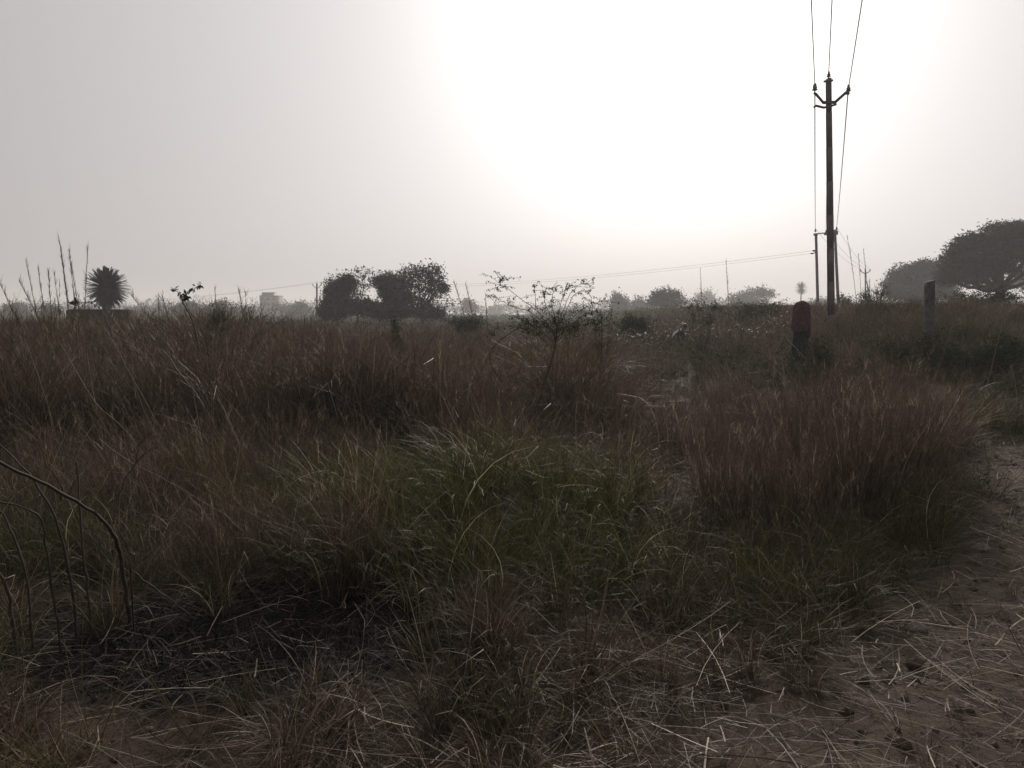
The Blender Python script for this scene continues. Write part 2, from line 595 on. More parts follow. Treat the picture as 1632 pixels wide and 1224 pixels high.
def scatter(name, mat, variants, P, rot, scl, vi, tint, label):
    """ONE object holding a mass of grass: its mesh carries the tuft shapes and the tuft roots, the node tree sets a tuft on each root"""
    mb = MB(); vid = []
    for k, fn in enumerate(variants):
        n0 = mb.n
        fn(mb)
        vid += [k] * (mb.n - n0)
    me = mb.mesh(name, extra=P)
    nb = len(vid); npnt = len(P)
    tot = len(me.vertices)
    assert tot == nb + npnt

    def att(nm, typ, arr, key):
        a = me.attributes.new(nm, typ, 'POINT')
        a.data.foreach_set(key, arr)
    att("vid", 'INT', np.concatenate([np.array(vid), np.full(npnt, -1)]).astype(np.int32), "value")
    att("vi", 'INT', np.concatenate([np.zeros(nb), vi]).astype(np.int32), "value")
    att("rot", 'FLOAT_VECTOR', np.concatenate([np.zeros((nb, 3)), rot]).astype(np.float32).ravel(), "vector")
    att("scl", 'FLOAT_VECTOR', np.concatenate([np.ones((nb, 3)), scl]).astype(np.float32).ravel(), "vector")
    att("tint", 'FLOAT', np.concatenate([np.zeros(nb), tint]).astype(np.float32), "value")
    me.materials.append(mat)
    o = bpy.data.objects.new(name, me)
    COL.objects.link(o)
    ng = bpy.data.node_groups.new(name + "_spread", 'GeometryNodeTree')
    ng.interface.new_socket("Geometry", in_out='INPUT', socket_type='NodeSocketGeometry')
    ng.interface.new_socket("Geometry", in_out='OUTPUT', socket_type='NodeSocketGeometry')
    gn = ng.nodes.new; gl = ng.links.new
    gi = gn("NodeGroupInput"); go = gn("NodeGroupOutput")

    def named(nm, typ):
        q = gn("GeometryNodeInputNamedAttribute"); q.data_type = typ; q.inputs["Name"].default_value = nm
        return q.outputs["Attribute"]
    cmp_ = gn("FunctionNodeCompare"); cmp_.data_type = 'INT'; cmp_.operation = 'GREATER_EQUAL'
    gl(named("vid", 'INT'), cmp_.inputs[2]); cmp_.inputs[3].default_value = 0
    sepg = gn("GeometryNodeSeparateGeometry"); sepg.domain = 'POINT'
    gl(gi.outputs[0], sepg.inputs[0]); gl(cmp_.outputs[0], sepg.inputs[1])
    spl = gn("GeometryNodeSplitToInstances"); spl.domain = 'POINT'
    gl(sepg.outputs[0], spl.inputs[0]); gl(named("vid", 'INT'), spl.inputs["Group ID"])
    iop = gn("GeometryNodeInstanceOnPoints")
    gl(sepg.outputs[1], iop.inputs["Points"]); gl(spl.outputs[0], iop.inputs["Instance"])
    iop.inputs["Pick Instance"].default_value = True
    gl(named("vi", 'INT'), iop.inputs["Instance Index"])
    e2r = gn("FunctionNodeEulerToRotation"); gl(named("rot", 'FLOAT_VECTOR'), e2r.inputs[0]); gl(e2r.outputs[0], iop.inputs["Rotation"])
    gl(named("scl", 'FLOAT_VECTOR'), iop.inputs["Scale"])
    gl(iop.outputs[0], go.inputs[0])
    md = o.modifiers.new("spread", 'NODES'); md.node_group = ng
    tag(o, label, kind="stuff")
    return o


def sample(y0, y1, per_m2, side=.74, pad=1.2):
    area = (side * (y1 * y1 - y0 * y0)) + 2 * pad * (y1 - y0)
    n = int(area * per_m2)
    y = np.sqrt(rng.uniform(y0 * y0, y1 * y1, n))
    x = rng.uniform(-1, 1, n) * (side * y + pad)
    return x, y


def az_dip(x, y, px, y0, y1, half):
    """1 inside the gap in the grass in front of something standing at azimuth px"""
    a = x / y - (px - CX) / F_PX
    return np.where((y > y0) & (y < y1), np.exp(-(a / half) ** 2), 0)


def masks(x, y):
    q = {}
    q['path'] = smooth((x - path_left(y) + .1 + .3 * (vnoise(x, y, .6, 8) - .5)) / .5) * smooth((path_left(y) + 3.2 - x) / .4) * smooth((11.5 - y) / 3)
    q['mound'] = np.exp(-(np.abs(x + .02) / 1.15) ** 3 - (np.abs(y - 5.3) / 1.55) ** 3)
    q['gap'] = np.exp(-((x - .185 * y - .16 * np.sin(y * 1.7) - .1) / (.026 * y + .06)) ** 2) * smooth((y - 3.4) / 1) * smooth((9 - y) / 2.5) * .9
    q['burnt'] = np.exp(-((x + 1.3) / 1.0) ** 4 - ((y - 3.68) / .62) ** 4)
    q['red'] = smooth((x - .19 * y) / .3) * smooth((path_left(y) - .25 - x) / .3) * smooth((y - 5.0) / .5) * smooth((8.8 - y) / 1.2)
    q['front'] = smooth((4.25 + .5 * (vnoise(x, y, .9, 4) - .5) - y + .22 * np.clip(x, 0, 9) - .35 * smooth((-x - .9) / .8) - .45 * np.exp(-(x / .8) ** 4)) / .5)
    return q


def height_dry(x, y):
    m = masks(x, y)
    h = .62 + .5 * smooth((y - 5) / 6) + .22 * smooth((-x - .2 * y) / 3) * smooth((y - 7) / 5)
    h = h * (.62 + .76 * vnoise(x, y, 1.5, 11)) * (.85 + .3 * vnoise(x, y, 5, 12))
    h = h + m['red'] * (-.05 + .5 * vnoise(x, y, .5, 13))
    a = x / y
    h = h * (1 - (.50 * smooth((a - .06) / .12) + .16 * smooth((a + .2) / .15) * smooth((.1 - a) / .06)) * smooth((y - 8.2) / 2))
    h = h * (1 - .3 * az_dip(x, y, 860, 6.3, 10.2, .05))
    h = h * (1 - .72 * m['front']) * (1 - .65 * m['gap']) * (1 - .72 * m['path']) * (1 - .35 * m['mound'])
    h = h * (1 + .35 * smooth((x - 7) / 4) * smooth((y - 15) / 5))
    h = h * (1 - .35 * az_dip(x, y, 1083, 10, 29, .022)) * (1 - .5 * az_dip(x, y, 1277, 8, 16.5, .022)) * (1 - .4 * az_dip(x, y, 1470, 9, 15.5, .05))
    return np.clip(h, .08, 2)


# tall dry grass, near
def put(name, mat, variants, x, y, h, tint, label, tilt=.12, sxy=1.0, bend=None, sink=0.0):
    n = len(x)
    P = np.stack([x, y, terrain(x, y) - sink], -1)
    rot = np.stack([rng.normal(0, tilt, n), rng.normal(0, tilt, n), rng.uniform(0, 6.283, n)], -1)
    if bend is not None:      # lean of the whole tuft in world space
        rot[:, 0] += bend[0]; rot[:, 1] += bend[1]
        # euler XYZ applies Z last, so keep Z small where the lean has to be in a world direction
    scl = np.stack([h * sxy, h * sxy, h], -1)
    return scatter(name, mat, variants, P, rot, scl, rng.integers(0, len(variants), n), tint, label)


def green(x, y):
    m = masks(x, y)
    g = smooth((vnoise(x, y, 2.2, 21) * .6 + vnoise(x, y, .7, 22) * .4 - .47) / .18) * .75
    g = np.clip(g + 1.3 * m['mound'] - .6 * m['red'], 0, 1)
    return g


def keepp(p):
    return rng.random(len(p)) < p


# 1 near tall dry grass
x, y = sample(3.9, 10, 15)
m = masks(x, y)
k = keepp((1 - m['path']) * (1 - .9 * m['gap']) * (1 - m['front'] * .9) * (1 - np.clip(1.5 * m['burnt'], 0, 1)) * (1 - .6 * m['mound']) * (.12 + .88 * smooth((vnoise(x, y, .9, 31) - .34) / .22)))
x, y = x[k], y[k]
put("tall_dry_grass", M['grass'], [(lambda mb: v_dry(mb, 46, .0045, .09, .2)) for _ in range(8)] + [(lambda mb: v_dry(mb, 60, .004, .14, .42)) for _ in range(5)] + [(lambda mb: v_dry(mb, 26, .005, .1, .75, panicle=.3)) for _ in range(2)],
    x, y, height_dry(x, y) * rng.uniform(.75, 1.15, len(x)), green(x, y) * rng.uniform(.3, 1, len(x)), "thin reddish brown dry grass standing across the near field", tilt=.2)

# 2 near green arching grass
x, y = sample(3.0, 11, 26)
m = masks(x, y)
g = green(x, y)
k = keepp((1 - m['path']) * (1 - .85 * m['gap']) * (1 - m['burnt']) * np.clip(.25 + g, 0, 1) * (1 - .6 * m['front']))
x, y, g = x[k], y[k], g[k]
m = masks(x, y)
h = (.36 + .26 * vnoise(x, y, .8, 41) + .12 * m['mound'] + .1 * smooth((y - 7) / 3)) * (1 - .4 * m['front'])
put("olive_grass", M['grass'], [(lambda mb: v_arch(mb, 80, .0095)) for _ in range(6)] + [(lambda mb: v_arch(mb, 60, .008, .24, ml=.7, sl=.4)) for _ in range(4)], x, y, h * rng.uniform(.7, 1.2, len(x)),
    np.clip(g * rng.uniform(.6, 1.3, len(x)), 0, 1), "arching olive green grass heaped over the low mound", tilt=.2)

# 3 tangled short grass in the foreground
x, y = sample(2.1, 7.0, 105)
m = masks(x, y)
k = keepp(np.clip(m['front'] + .25 + .6 * m['gap'], 0, 1) * (1 - .8 * m['path']) * (1 - np.clip(1.6 * m['burnt'], 0, 1)) * (.3 + .7 * smooth((vnoise(x, y, .6, 51) - .35) / .3)))
x, y = x[k], y[k]
put("tangled_grass", M['grass'], [(lambda mb: v_arch(mb, 60, .011, .14, pale=.08)) for _ in range(4)] + [(lambda mb: v_arch(mb, 55, .008, .22, pale=.1, ml=.95, sl=.35)) for _ in range(5)], x, y,
    rng.uniform(.13, .5, len(x)) * (1 - .6 * masks(x, y)['path']), np.clip(green(x, y) * .7 + rng.normal(0, .1, len(x)), 0, 1), "short tangled brown grass in the foreground", tilt=.35)

# 4 straw on the ground
x, y = sample(2.0, 11, 22, pad=1.6)
m = masks(x, y)
k = keepp(np.clip(.95 - .85 * m['burnt'] - .15 * m['path'], 0, 1) * np.where(y > 6.5, np.clip(m['path'] + m['gap'] + .12, 0, 1), 1))
x, y = x[k], y[k]
put("straw_litter", M['straw'], [(lambda mb: v_straw(mb, 36, .0026)) for _ in range(9)], x, y, rng.uniform(.8, 1.5, len(x)),
    np.zeros(len(x)), "broken pale straws strewn over the ground", tilt=.06, sink=.004)

# 4b thicker pale pieces of straw lying on top
x, y = sample(2.1, 6.5, 11, pad=1.4)
m = masks(x, y)
k = keepp(np.clip(.35 + .5 * m['front'] + .5 * m['path'] + .5 * m['burnt'], 0, 1)); x, y = x[k], y[k]
M['pale'] = mat_leaf("pale_straw", [(0, (.16, .12, .09)), (.6, (.34, .27, .2)), (1, (.55, .46, .36))], None, .1, .6, .25)


def v_piece(mb, rg=rng):
    n = 3
    blades(mb, np.stack([rg.normal(0, .15, n), rg.normal(0, .15, n), rg.uniform(.01, .05, n)], -1), rg.uniform(0, 6.28, n), rg.normal(1.5, .09, n), rg.normal(0, .2, n), rg.uniform(.05, .3, n),
           rg.uniform(.003, .0065, n), rg.beta(1.6, 2, n), 5, np.where(rg.random(n) < .3, rg.normal(0, .5, n), 0), rg=rg, tipw=.7)


put("broken_straws", M['pale'], [v_piece] * 14, x, y, rng.uniform(.7, 1.4, len(x)), np.zeros(len(x)), "thick pale broken straws lying on the near ground", tilt=.08)

# 5 mid field grass
x, y = sample(9, 27, 13)
m = masks(x, y)
k = keepp((1 - m['path']) * (.2 + .8 * smooth((vnoise(x, y, 1.6, 61) - .32) / .22)))
x, y = x[k], y[k]
g = green(x, y)
put("field_grass", M['grass'], [(lambda mb: v_dry(mb, 52, .0075, .16, .24, segs=4)) for _ in range(8)] + [(lambda mb: v_arch(mb, 60, .012, .2, segs=4, pale=.01)) for _ in range(3)],
    x, y, height_dry(x, y) * rng.uniform(.7, 1.12, len(x)), g * rng.uniform(.3, 1, len(x)), "reddish brown dry grass standing across the middle of the field", sxy=1.15)

# 5a long pale stalks leaning to the left over the dry grass
x, y = sample(4.4, 16, 4.2)
k = keepp(smooth((.12 * y - x) / 1.2) * .8 + .15) & (masks(x, y)['path'] < .3) & (y > 4.2)
x, y = x[k], y[k]
n = len(x)
P = np.stack([x, y, terrain(x, y)], -1)
rot = np.stack([rng.normal(0, .25, n), rng.normal(-.5, .28, n), rng.normal(0, .3, n)], -1)
h = rng.uniform(.8, 1.45, n) * (.75 + .03 * np.clip(y, 0, 12))


def v_pale(mb, rg=rng):
    n = 2
    blades(mb, rg.normal(0, .05, (n, 3)) * np.array([1, 1, 0]), rg.uniform(0, 6.28, n), np.abs(rg.normal(.08, .1, n)), np.abs(rg.normal(.1, .2, n)), rg.uniform(.6, 1.05, n), np.full(n, .0052),
           rg.uniform(.75, 1, n), 6, np.where(rg.random(n) < .3, rg.uniform(.3, 1.2, n), 0), rg=rg, tipw=.4)
    a = rg.uniform(0, 6.28, 5)
    blades(mb, np.stack([0 * a, 0 * a, rg.uniform(.1, .5, 5)], -1), a, rg.uniform(.3, .9, 5), rg.uniform(.5, 2, 5), rg.uniform(.12, .3, 5), np.full(5, .006), rg.uniform(.5, .95, 5), 4, rg=rg)


scatter("pale_stalks", M['straw'], [v_pale] * 9, P, rot, np.stack([h, h, h], -1), rng.integers(0, 9, n), np.zeros(n), "long pale dry stalks leaning left over the grass")

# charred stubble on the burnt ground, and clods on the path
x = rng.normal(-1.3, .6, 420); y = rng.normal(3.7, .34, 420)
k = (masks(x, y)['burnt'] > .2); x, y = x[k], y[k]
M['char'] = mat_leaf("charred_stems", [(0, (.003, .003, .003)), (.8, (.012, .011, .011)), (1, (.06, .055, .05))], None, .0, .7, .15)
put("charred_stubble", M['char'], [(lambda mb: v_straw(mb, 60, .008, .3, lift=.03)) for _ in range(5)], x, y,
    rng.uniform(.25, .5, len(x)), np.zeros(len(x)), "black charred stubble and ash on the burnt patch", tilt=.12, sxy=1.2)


def v_clod(mb, rg=rng):
    for _ in range(10):
        c = rg.normal(0, .16, 3) * np.array([1, 1, 0]); q = rg.uniform(.004, .02) * (1 if rg.random() < .85 else 1.7)
        nu, nv = 7, 4; ph = rg.uniform(0, 6, 3); vs = []; f = []
        for i in range(nv + 1):
            th = math.pi * i / nv
            for k_ in range(nu):
                a = 2 * math.pi * k_ / nu
                rr = q * (1 + .28 * math.sin(2 * a + ph[0]) + .2 * math.sin(3 * a + 2 * th + ph[1]))
                vs.append((c[0] + rr * math.sin(th) * math.cos(a), c[1] + rr * math.sin(th) * math.sin(a), q * .3 + rr * .7 * math.cos(th)))
        for i in range(nv):
            for k_ in range(nu):
                f.append((i * nu + k_, (i + 1) * nu + k_, (i + 1) * nu + (k_ + 1) % nu, i * nu + (k_ + 1) % nu))
        mb.add(vs, f, rg.random())


x, y = sample(2.2, 10, 16)
k = keepp(masks(x, y)['path'] * .8 + .06); x, y = x[k], y[k]
M['clod'] = mat_leaf("soil_clods_earth", [(0, (.06, .045, .033)), (1, (.17, .135, .10))], None, 0.0, .95, .1)
put("soil_clods", M['clod'], [v_clod] * 5, x, y, rng.uniform(.6, 1.3, len(x)), np.zeros(len(x)), "small clods and pebbles lying on the dirt path", tilt=.02)

# 5b leafy dark herbs in patches
x, y = sample(5.5, 45, 2.2)
m = masks(x, y)
k = keepp((1 - m['path']) * (1 - m['mound']) * smooth((vnoise(x, y, 2.4 + y * .05, 63) * .75 + vnoise(x, y, .8, 64) * .25 - .47) / .12))
x, y = x[k], y[k]
put("field_herbs", M['dark_leaf'], [(lambda mb: v_herb(mb, 200, .010)) for _ in range(6)], x, y, (.42 + .3 * smooth((y - 8) / 8)) * rng.uniform(.6, 1.15, len(x)),
    np.zeros(len(x)), "dark leafy herbs growing in patches among the dry grass", sxy=1.25)

# 6 far field grass
x, y = sample(25, 75, 4.2)
g = np.clip(green(x / 3, y / 3), 0, 1)
h = .85 * (.7 + .6 * vnoise(x, y, 5, 71)) * rng.uniform(.7, 1.1, len(x)) * (1 - .25 * smooth((x - 8) / 6))
h = h * (1 - .5 * az_dip(x, y, 1083, 10, 29, .022))
put("far_grass", M['grass'], [(lambda mb: v_dry(mb, 60, .016, .35, .3, segs=3)) for _ in range(6)] + [(lambda mb: v_herb(mb, 160, .020)) for _ in range(4)],
    x, y, h, g, "grass and low growth over the far part of the field", sxy=1.3)

# 7 low scrub to the far side of the field
x, y = sample(70, 460, .10)
h = rng.uniform(.6, 1.25, len(x)) * (.6 + .8 * vnoise(x, y, 25, 81))
put("distant_scrub", M['scrub'], [(lambda mb: v_herb(mb, 240, .05)) for _ in range(6)], x, y, h,
    rng.uniform(0, 1, len(x)), "low scrub fading into the haze beyond the field", sxy=1.9)

# 8 short green cover beside the path, upper right
x, y = sample(7.5, 17, 24)
k = (x > path_left(y) + .15) & (x < path_left(y) + 9) & (y > 8.3 + 1.2 * vnoise(x, y, .8, 33))
x, y = x[k], y[k]
put("short_green_grass", M['grass'], [(lambda mb: v_arch(mb, 46, .012, .2, segs=4, pale=.02)) for _ in range(5)], x, y, rng.uniform(.07, .24, len(x)) * (.5 + vnoise(x, y, 1.1, 91)),
    np.clip(rng.normal(.75, .2, len(x)), 0, 1), "short green grass on the open ground beside the path", tilt=.3, sxy=1.6)


# ------------------------------------------------------------------ single tussocks
def tussock(name, loc, label, group, parts, mat='grass'):
    mb = MB()
    for fn, sc, off in parts:
        t = MB(); fn(t)
        v = np.concatenate(t.v) * np.array([sc[0], sc[0], sc[1]]) + np.array([off[0], off[1], 0])
        f = np.concatenate(t.f)
        mb.add(v + np.array([loc[0], loc[1], 0.0]), f, np.concatenate(t.shade))
    loc = Vector((loc[0], loc[1], tz(loc[0], loc[1])))
    for a in mb.v: a[:, 2] += loc.z
    o = mb.build_at(name, M[mat], loc)
    tag(o, label, "grass tussock", group)
    return o


def G(px, D):
    """ground point at pixel column px and depth D"""
    x = ray(px, 600, D).x
    return x, D


G1 = "grass tussocks standing out of the field"
xx, yy = G(556, 4.35)
tussock("grass_tussock", (xx, yy), "tall bunch of straw coloured stems beside the burnt patch", G1,
        [(lambda t: v_dry(t, 150, .0045, .17, .13, panicle=.2), (1.0, 1.02), (0, 0)), (lambda t: v_arch(t, 130, .006, .2, pale=.2), (.75, .62), (.05, -.05))])
xx, yy = G(775, 3.45)
tussock("grass_tussock", (xx, yy), "low orange brown tuft nearest the bottom centre edge", G1,
        [(lambda t: v_arch(t, 240, .0055, .13, pale=.1), (.4, .46), (0, 0)), (lambda t: v_dry(t, 90, .0035, .1, .2, panicle=.5), (.42, .46), (0, 0))])
for px, D, hh, ww, n, lab in (
        (1165, 5.6, 1.0, 1.0, 260, "reddish tussock with a dark green base, nearest the trodden gap"),
        (1262, 5.35, .98, 1.0, 240, "reddish tussock with bent green stalks, below the shawled person"),
        (1352, 5.9, 1.12, 1.1, 280, "tall reddish tussock standing in the middle of the right clump"),
        (1440, 6.3, 1.18, 1.1, 260, "tall reddish tussock at the edge of the dirt path"),
        (1300, 7.3, 1.15, 1.3, 260, "reddish tussock standing behind the right clump")):
    xx, yy = G(px, D)
    tussock("grass_tussock", (xx, yy), lab, G1,
            [(lambda t: v_dry(t, n, .0042, .2, .12, panicle=.9), (ww, hh), (0, 0)), (lambda t: v_dry(t, n // 2, .004, .2, .2, panicle=.9), (ww, hh * .8), (.12, -.1)),
             (lambda t: v_arch(t, 120, .007, .2, pale=.03), (.8, .5), (0, -.1))])

# ------------------------------------------------------------------ trees
def crown_mesh(lobes, nclump, leaves, size, crad, shell=.45, flat=1.0, rg=rng):
    """leaf-sized faces gathered in clumps through the crown's volume; lobes = (centre, rx, ry, rz)"""
    mb = MB(); cl = []
    vol = np.array([l[1] * l[2] * l[3] for l in lobes]); vol = vol ** .7; vol /= vol.sum()
    pick = rg.choice(len(lobes), nclump, p=vol)
    for k in pick:
        c, rx, ry, rz = lobes[k]
        d = rg.normal(0, 1, 3); d /= np.linalg.norm(d)
        r = rg.random() ** shell * rg.uniform(.78, 1.22)
        cl.append((c[0] + d[0] * rx * r, c[1] + d[1] * ry * r, c[2] + d[2] * rz * r * (1 if d[2] > 0 else .75)))
    cl = np.array(cl)
    n = nclump * leaves
    base = np.repeat(cl, leaves, 0)
    cs = np.repeat(crad * rg.uniform(.5, 1.4, nclump), leaves)
    off = rg.normal(0, 1, (n, 3)) * cs[:, None] * .5
    off[:, 2] *= flat
    p = base + off
    a = rg.normal(0, 1, (n, 3)); a /= np.linalg.norm(a, axis=1, keepdims=True)
    b = rg.normal(0, 1, (n, 3)); b -= a * np.sum(a * b, 1, keepdims=True); b /= np.linalg.norm(b, axis=1, keepdims=True)
    sz = size * rg.uniform(.5, 1.4, n)[:, None]
    V = np.stack([p - a * sz, p - b * sz * .45, p + a * sz, p + b * sz * .45], 1)
    sh = np.clip(np.repeat(rg.beta(2, 2, nclump), leaves) + rg.normal(0, .15, n), 0, 1)
    mb.add(V.reshape(-1, 3), np.arange(n * 4).reshape(-1, 4), np.repeat(sh, 4))
    return mb, cl


def limb(mb, a, b, r0, r1, bend=.12, n=6, sides=6, rg=rng):
    a = Vector(a); b = Vector(b)
    ln = (b - a).length
    o1 = Vector(rg.normal(0, bend, 3)) * ln
    pts = []
    for i in range(n):
        t = i / (n - 1)
        p = a.lerp(b, t) + o1 * math.sin(math.pi * t) + Vector(rg.normal(0, bend * .12, 3)) * ln * (1 if 0 < i < n - 1 else 0)
        pts.append(p)
    mb.tube(pts, [r0 + (r1 - r0) * i / (n - 1) for i in range(n)], sides, caps=False)
    return pts


def plobe(px, py, rx, ry, D, deep=1.0):
    c = ray(px, py, D)
    k = D / F_PX
    return (tuple(c), rx * k, max(rx * k * .9 * deep, ry * k), ry * k)


def tree(name, label, group, px, D, lobes, nclump, leaves, size, crad, trunk_r, fork=.35, mat='acacia_leaf', cat="tree", lean=0, flat=1.0, twigs=14, shell=.45, bark='bark', trunk=True):
    sat = []
    for l in lobes:
        for _ in range(3):
            a = rng.uniform(-.25, math.pi + .25); q = rng.uniform(.3, .5)
            sat.append((l[0] + l[2] * .74 * math.cos(a), l[1] - l[3] * .85 * math.sin(a), l[2] * q, l[3] * q * .9))
    lo = [plobe(*l, D) for l in list(lobes) + sat]
    bx = ray(px, 500, D).x
    base = Vector((bx, D, tz(bx, D) - .05))
    root = empty(name, base)
    tag(root, label, cat, group)
    mb, cl = crown_mesh(lo, nclump, leaves, size, crad, shell, flat)
    if trunk:
        tb = MB()
        cc = Vector(np.average(np.array([l[0] for l in lo]), 0, weights=[l[1] for l in lo]))
        f = base.lerp(cc, fork) + Vector((lean, 0, 0))
        tb.tube([base - Vector((0, 0, .2)), base + (f - base) * .1, base.lerp(f, .5) + Vector((trunk_r * .5, 0, 0)), f], [trunk_r * 1.5, trunk_r * 1.15, trunk_r, trunk_r * .85], 8)
        for l in lo[:len(lobes)]:
            e = Vector(l[0])
            pts = limb(tb, f, e, trunk_r * .6, trunk_r * .16)
            for q in range(max(1, twigs // len(lobes))):
                c = cl[rng.integers(0, len(cl))]
                k = min(range(len(cl)), key=lambda i: (Vector(cl[i]) - e).length * rng.uniform(.3, 1)) if len(cl) < 200 else int(rng.integers(0, len(cl)))
                src = pts[int(rng.integers(2, 5))]
                if (Vector(cl[k]) - src).length < l[1] * 2.2:
                    limb(tb, src, cl[k], trunk_r * .2, trunk_r * .05, .1, 5, 4)
        tb.build("trunk", M[bark], root)
    mb.build("crown", M[mat], root)
    return root


GF = "trees in the clump across the field"
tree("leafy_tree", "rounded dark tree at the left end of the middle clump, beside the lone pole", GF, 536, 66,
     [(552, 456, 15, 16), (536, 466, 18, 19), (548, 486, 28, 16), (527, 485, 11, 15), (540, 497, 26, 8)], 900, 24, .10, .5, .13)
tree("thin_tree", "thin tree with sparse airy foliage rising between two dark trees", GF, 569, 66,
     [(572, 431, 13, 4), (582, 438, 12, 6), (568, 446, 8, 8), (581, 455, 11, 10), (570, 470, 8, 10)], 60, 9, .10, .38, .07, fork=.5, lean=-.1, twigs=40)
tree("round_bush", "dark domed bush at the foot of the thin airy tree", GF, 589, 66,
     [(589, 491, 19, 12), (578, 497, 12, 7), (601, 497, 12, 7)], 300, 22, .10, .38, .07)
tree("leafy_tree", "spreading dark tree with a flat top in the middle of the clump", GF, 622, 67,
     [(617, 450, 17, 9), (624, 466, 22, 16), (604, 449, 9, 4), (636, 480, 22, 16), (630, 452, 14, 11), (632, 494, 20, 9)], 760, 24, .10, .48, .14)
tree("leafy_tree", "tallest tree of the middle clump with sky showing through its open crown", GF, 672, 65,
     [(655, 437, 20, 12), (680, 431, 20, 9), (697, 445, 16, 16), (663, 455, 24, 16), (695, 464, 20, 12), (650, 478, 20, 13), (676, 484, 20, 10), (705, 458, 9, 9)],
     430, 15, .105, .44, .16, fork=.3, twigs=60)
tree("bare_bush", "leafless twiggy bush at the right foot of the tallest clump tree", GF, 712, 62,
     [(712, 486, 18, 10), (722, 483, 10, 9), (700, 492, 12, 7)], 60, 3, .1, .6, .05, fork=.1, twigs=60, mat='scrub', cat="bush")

for px_, D_, sp_, lab_ in ((528, 60, [(528, 499, 22, 8)], "scrubby undergrowth under the left end tree of the middle clump"), (615, 61, [(612, 500, 24, 9), (632, 502, 18, 8)], "scrubby undergrowth under the flat topped tree"),
                           (675, 60, [(668, 499, 20, 8), (692, 501, 18, 7)], "scrubby undergrowth under the tallest clump tree")):
    tree("scrub_bush", lab_, "undergrowth below the middle clump", px_, D_, sp_, 260, 20, .08, .4, .05, twigs=6, cat="bush")

GA = "umbrella shaped acacias on the right bank"
tree("acacia_tree", "large umbrella shaped acacia at the right edge of the view", GA, 1586, 74,
     [(1600, 376, 44, 16), (1650, 372, 44, 18), (1562, 388, 40, 18), (1536, 409, 32, 14), (1600, 402, 60, 18), (1660, 405, 50, 24), (1518, 420, 17, 8), (1560, 426, 34, 14), (1530, 440, 22, 14), (1700, 400, 40, 24), (1508, 446, 16, 14), (1548, 446, 26, 13), (1540, 432, 40, 16), (1590, 428, 36, 13), (1524, 402, 18, 12), (1620, 362, 26, 9)],
     3000, 24, .11, .62, .4, fork=.42, lean=.3, flat=.5, twigs=90, shell=.35)
tree("acacia_tree", "hazy domed acacia behind and left of the large one", GA, 1462, 125,
     [(1448, 436, 28, 15), (1476, 432, 34, 15), (1434, 452, 24, 14), (1475, 452, 48, 18), (1500, 444, 26, 18), (1424, 466, 16, 10), (1460, 470, 44, 12), (1500, 468, 30, 14)],
     2400, 22, .17, 1.0, .4, flat=.6, shell=.4)
tree("acacia_tree", "faint low acacia seen under the large crown by the frame edge", GA, 1640, 150,
     [(1640, 448, 26, 16), (1662, 440, 24, 16)], 240, 16, .3, 1.3, .3)

GD = "hazy trees along the horizon"
far = [
    (1200, 250, [(1203, 470, 18, 7), (1220, 468, 14, 7), (1180, 476, 17, 7), (1168, 482, 10, 6), (1200, 481, 24, 6)], "pale spreading tree on the horizon left of the far palm", 260),
    (1125, 430, [(1122, 474, 12, 7), (1132, 477, 9, 6), (1118, 482, 14, 7)], "faintest tall tree on the horizon behind the dry feathery bush", 120),
    (1060, 150, [(1062, 471, 20, 9), (1046, 479, 14, 9), (1076, 479, 14, 9), (1060, 485, 26, 8)], "rounded grey green tree right of the central thorn shrub", 420),
    (986, 220, [(986, 481, 13, 8), (984, 475, 6, 5), (990, 488, 18, 6)], "small pointed hazy tree just right of the central thorn shrub", 180),
    (1018, 230, [(1017, 483, 8, 5), (1020, 489, 12, 5)], "tiny hazy tree between two larger horizon trees", 90),
    (746, 300, [(746, 483, 9, 6), (750, 490, 13, 6)], "small hazy tree standing alone right of the middle clump", 90),
    (1300, 300, [(1292, 488, 9, 6), (1310, 484, 14, 6), (1308, 490, 18, 6)], "low hazy tree behind the double pole", 130),
    (26, 220, [(18, 496, 16, 8), (34, 493, 14, 7), (24, 501, 24, 6)], "hazy grey tree nearest the left frame edge", 170),
    (80, 170, [(80, 493, 12, 6), (84, 499, 16, 6), (75, 500, 12, 6)], "rounded hazy tree between the left edge tree and the date palm", 160),
    (140, 230, [(140, 493, 10, 6), (136, 499, 18, 5)], "low hazy tree just behind the brick hut's left end", 90),
    (303, 200, [(303, 490, 14, 9), (292, 496, 16, 8), (316, 498, 12, 7)], "domed hazy tree behind the leafy sapling sprig", 220),
    (352, 190, [(352, 489, 13, 7), (345, 495, 16, 7), (364, 497, 12, 6)], "hazy tree with a ragged top left of the tall building", 170),
    (388, 260, [(386, 497, 14, 5), (398, 498, 10, 4)], "low hazy tree just left of the tall building", 90),
    (455, 280, [(452, 494, 12, 5), (464, 496, 12, 5)], "low pale tree at the right foot of the tall building", 90),
    (484, 250, [(479, 492, 12, 7), (490, 495, 11, 6), (470, 498, 12, 5)], "pale hazy tree between the tall building and the lone pole", 150),
    (225, 290, [(212, 498, 16, 6), (232, 497, 18, 6), (252, 499, 14, 5)], "long low hazy tree right of the date palm", 160),
    (272, 300, [(268, 497, 16, 6), (280, 499, 13, 5)], "low hazy tree left of the domed one", 110),
]
for px, D, lobes, lab, nc in far:
    tree("hazy_tree", lab, GD, px, D, lobes, nc, 16, D * .0014, D * .006, D * .0014, fork=.3, twigs=8)


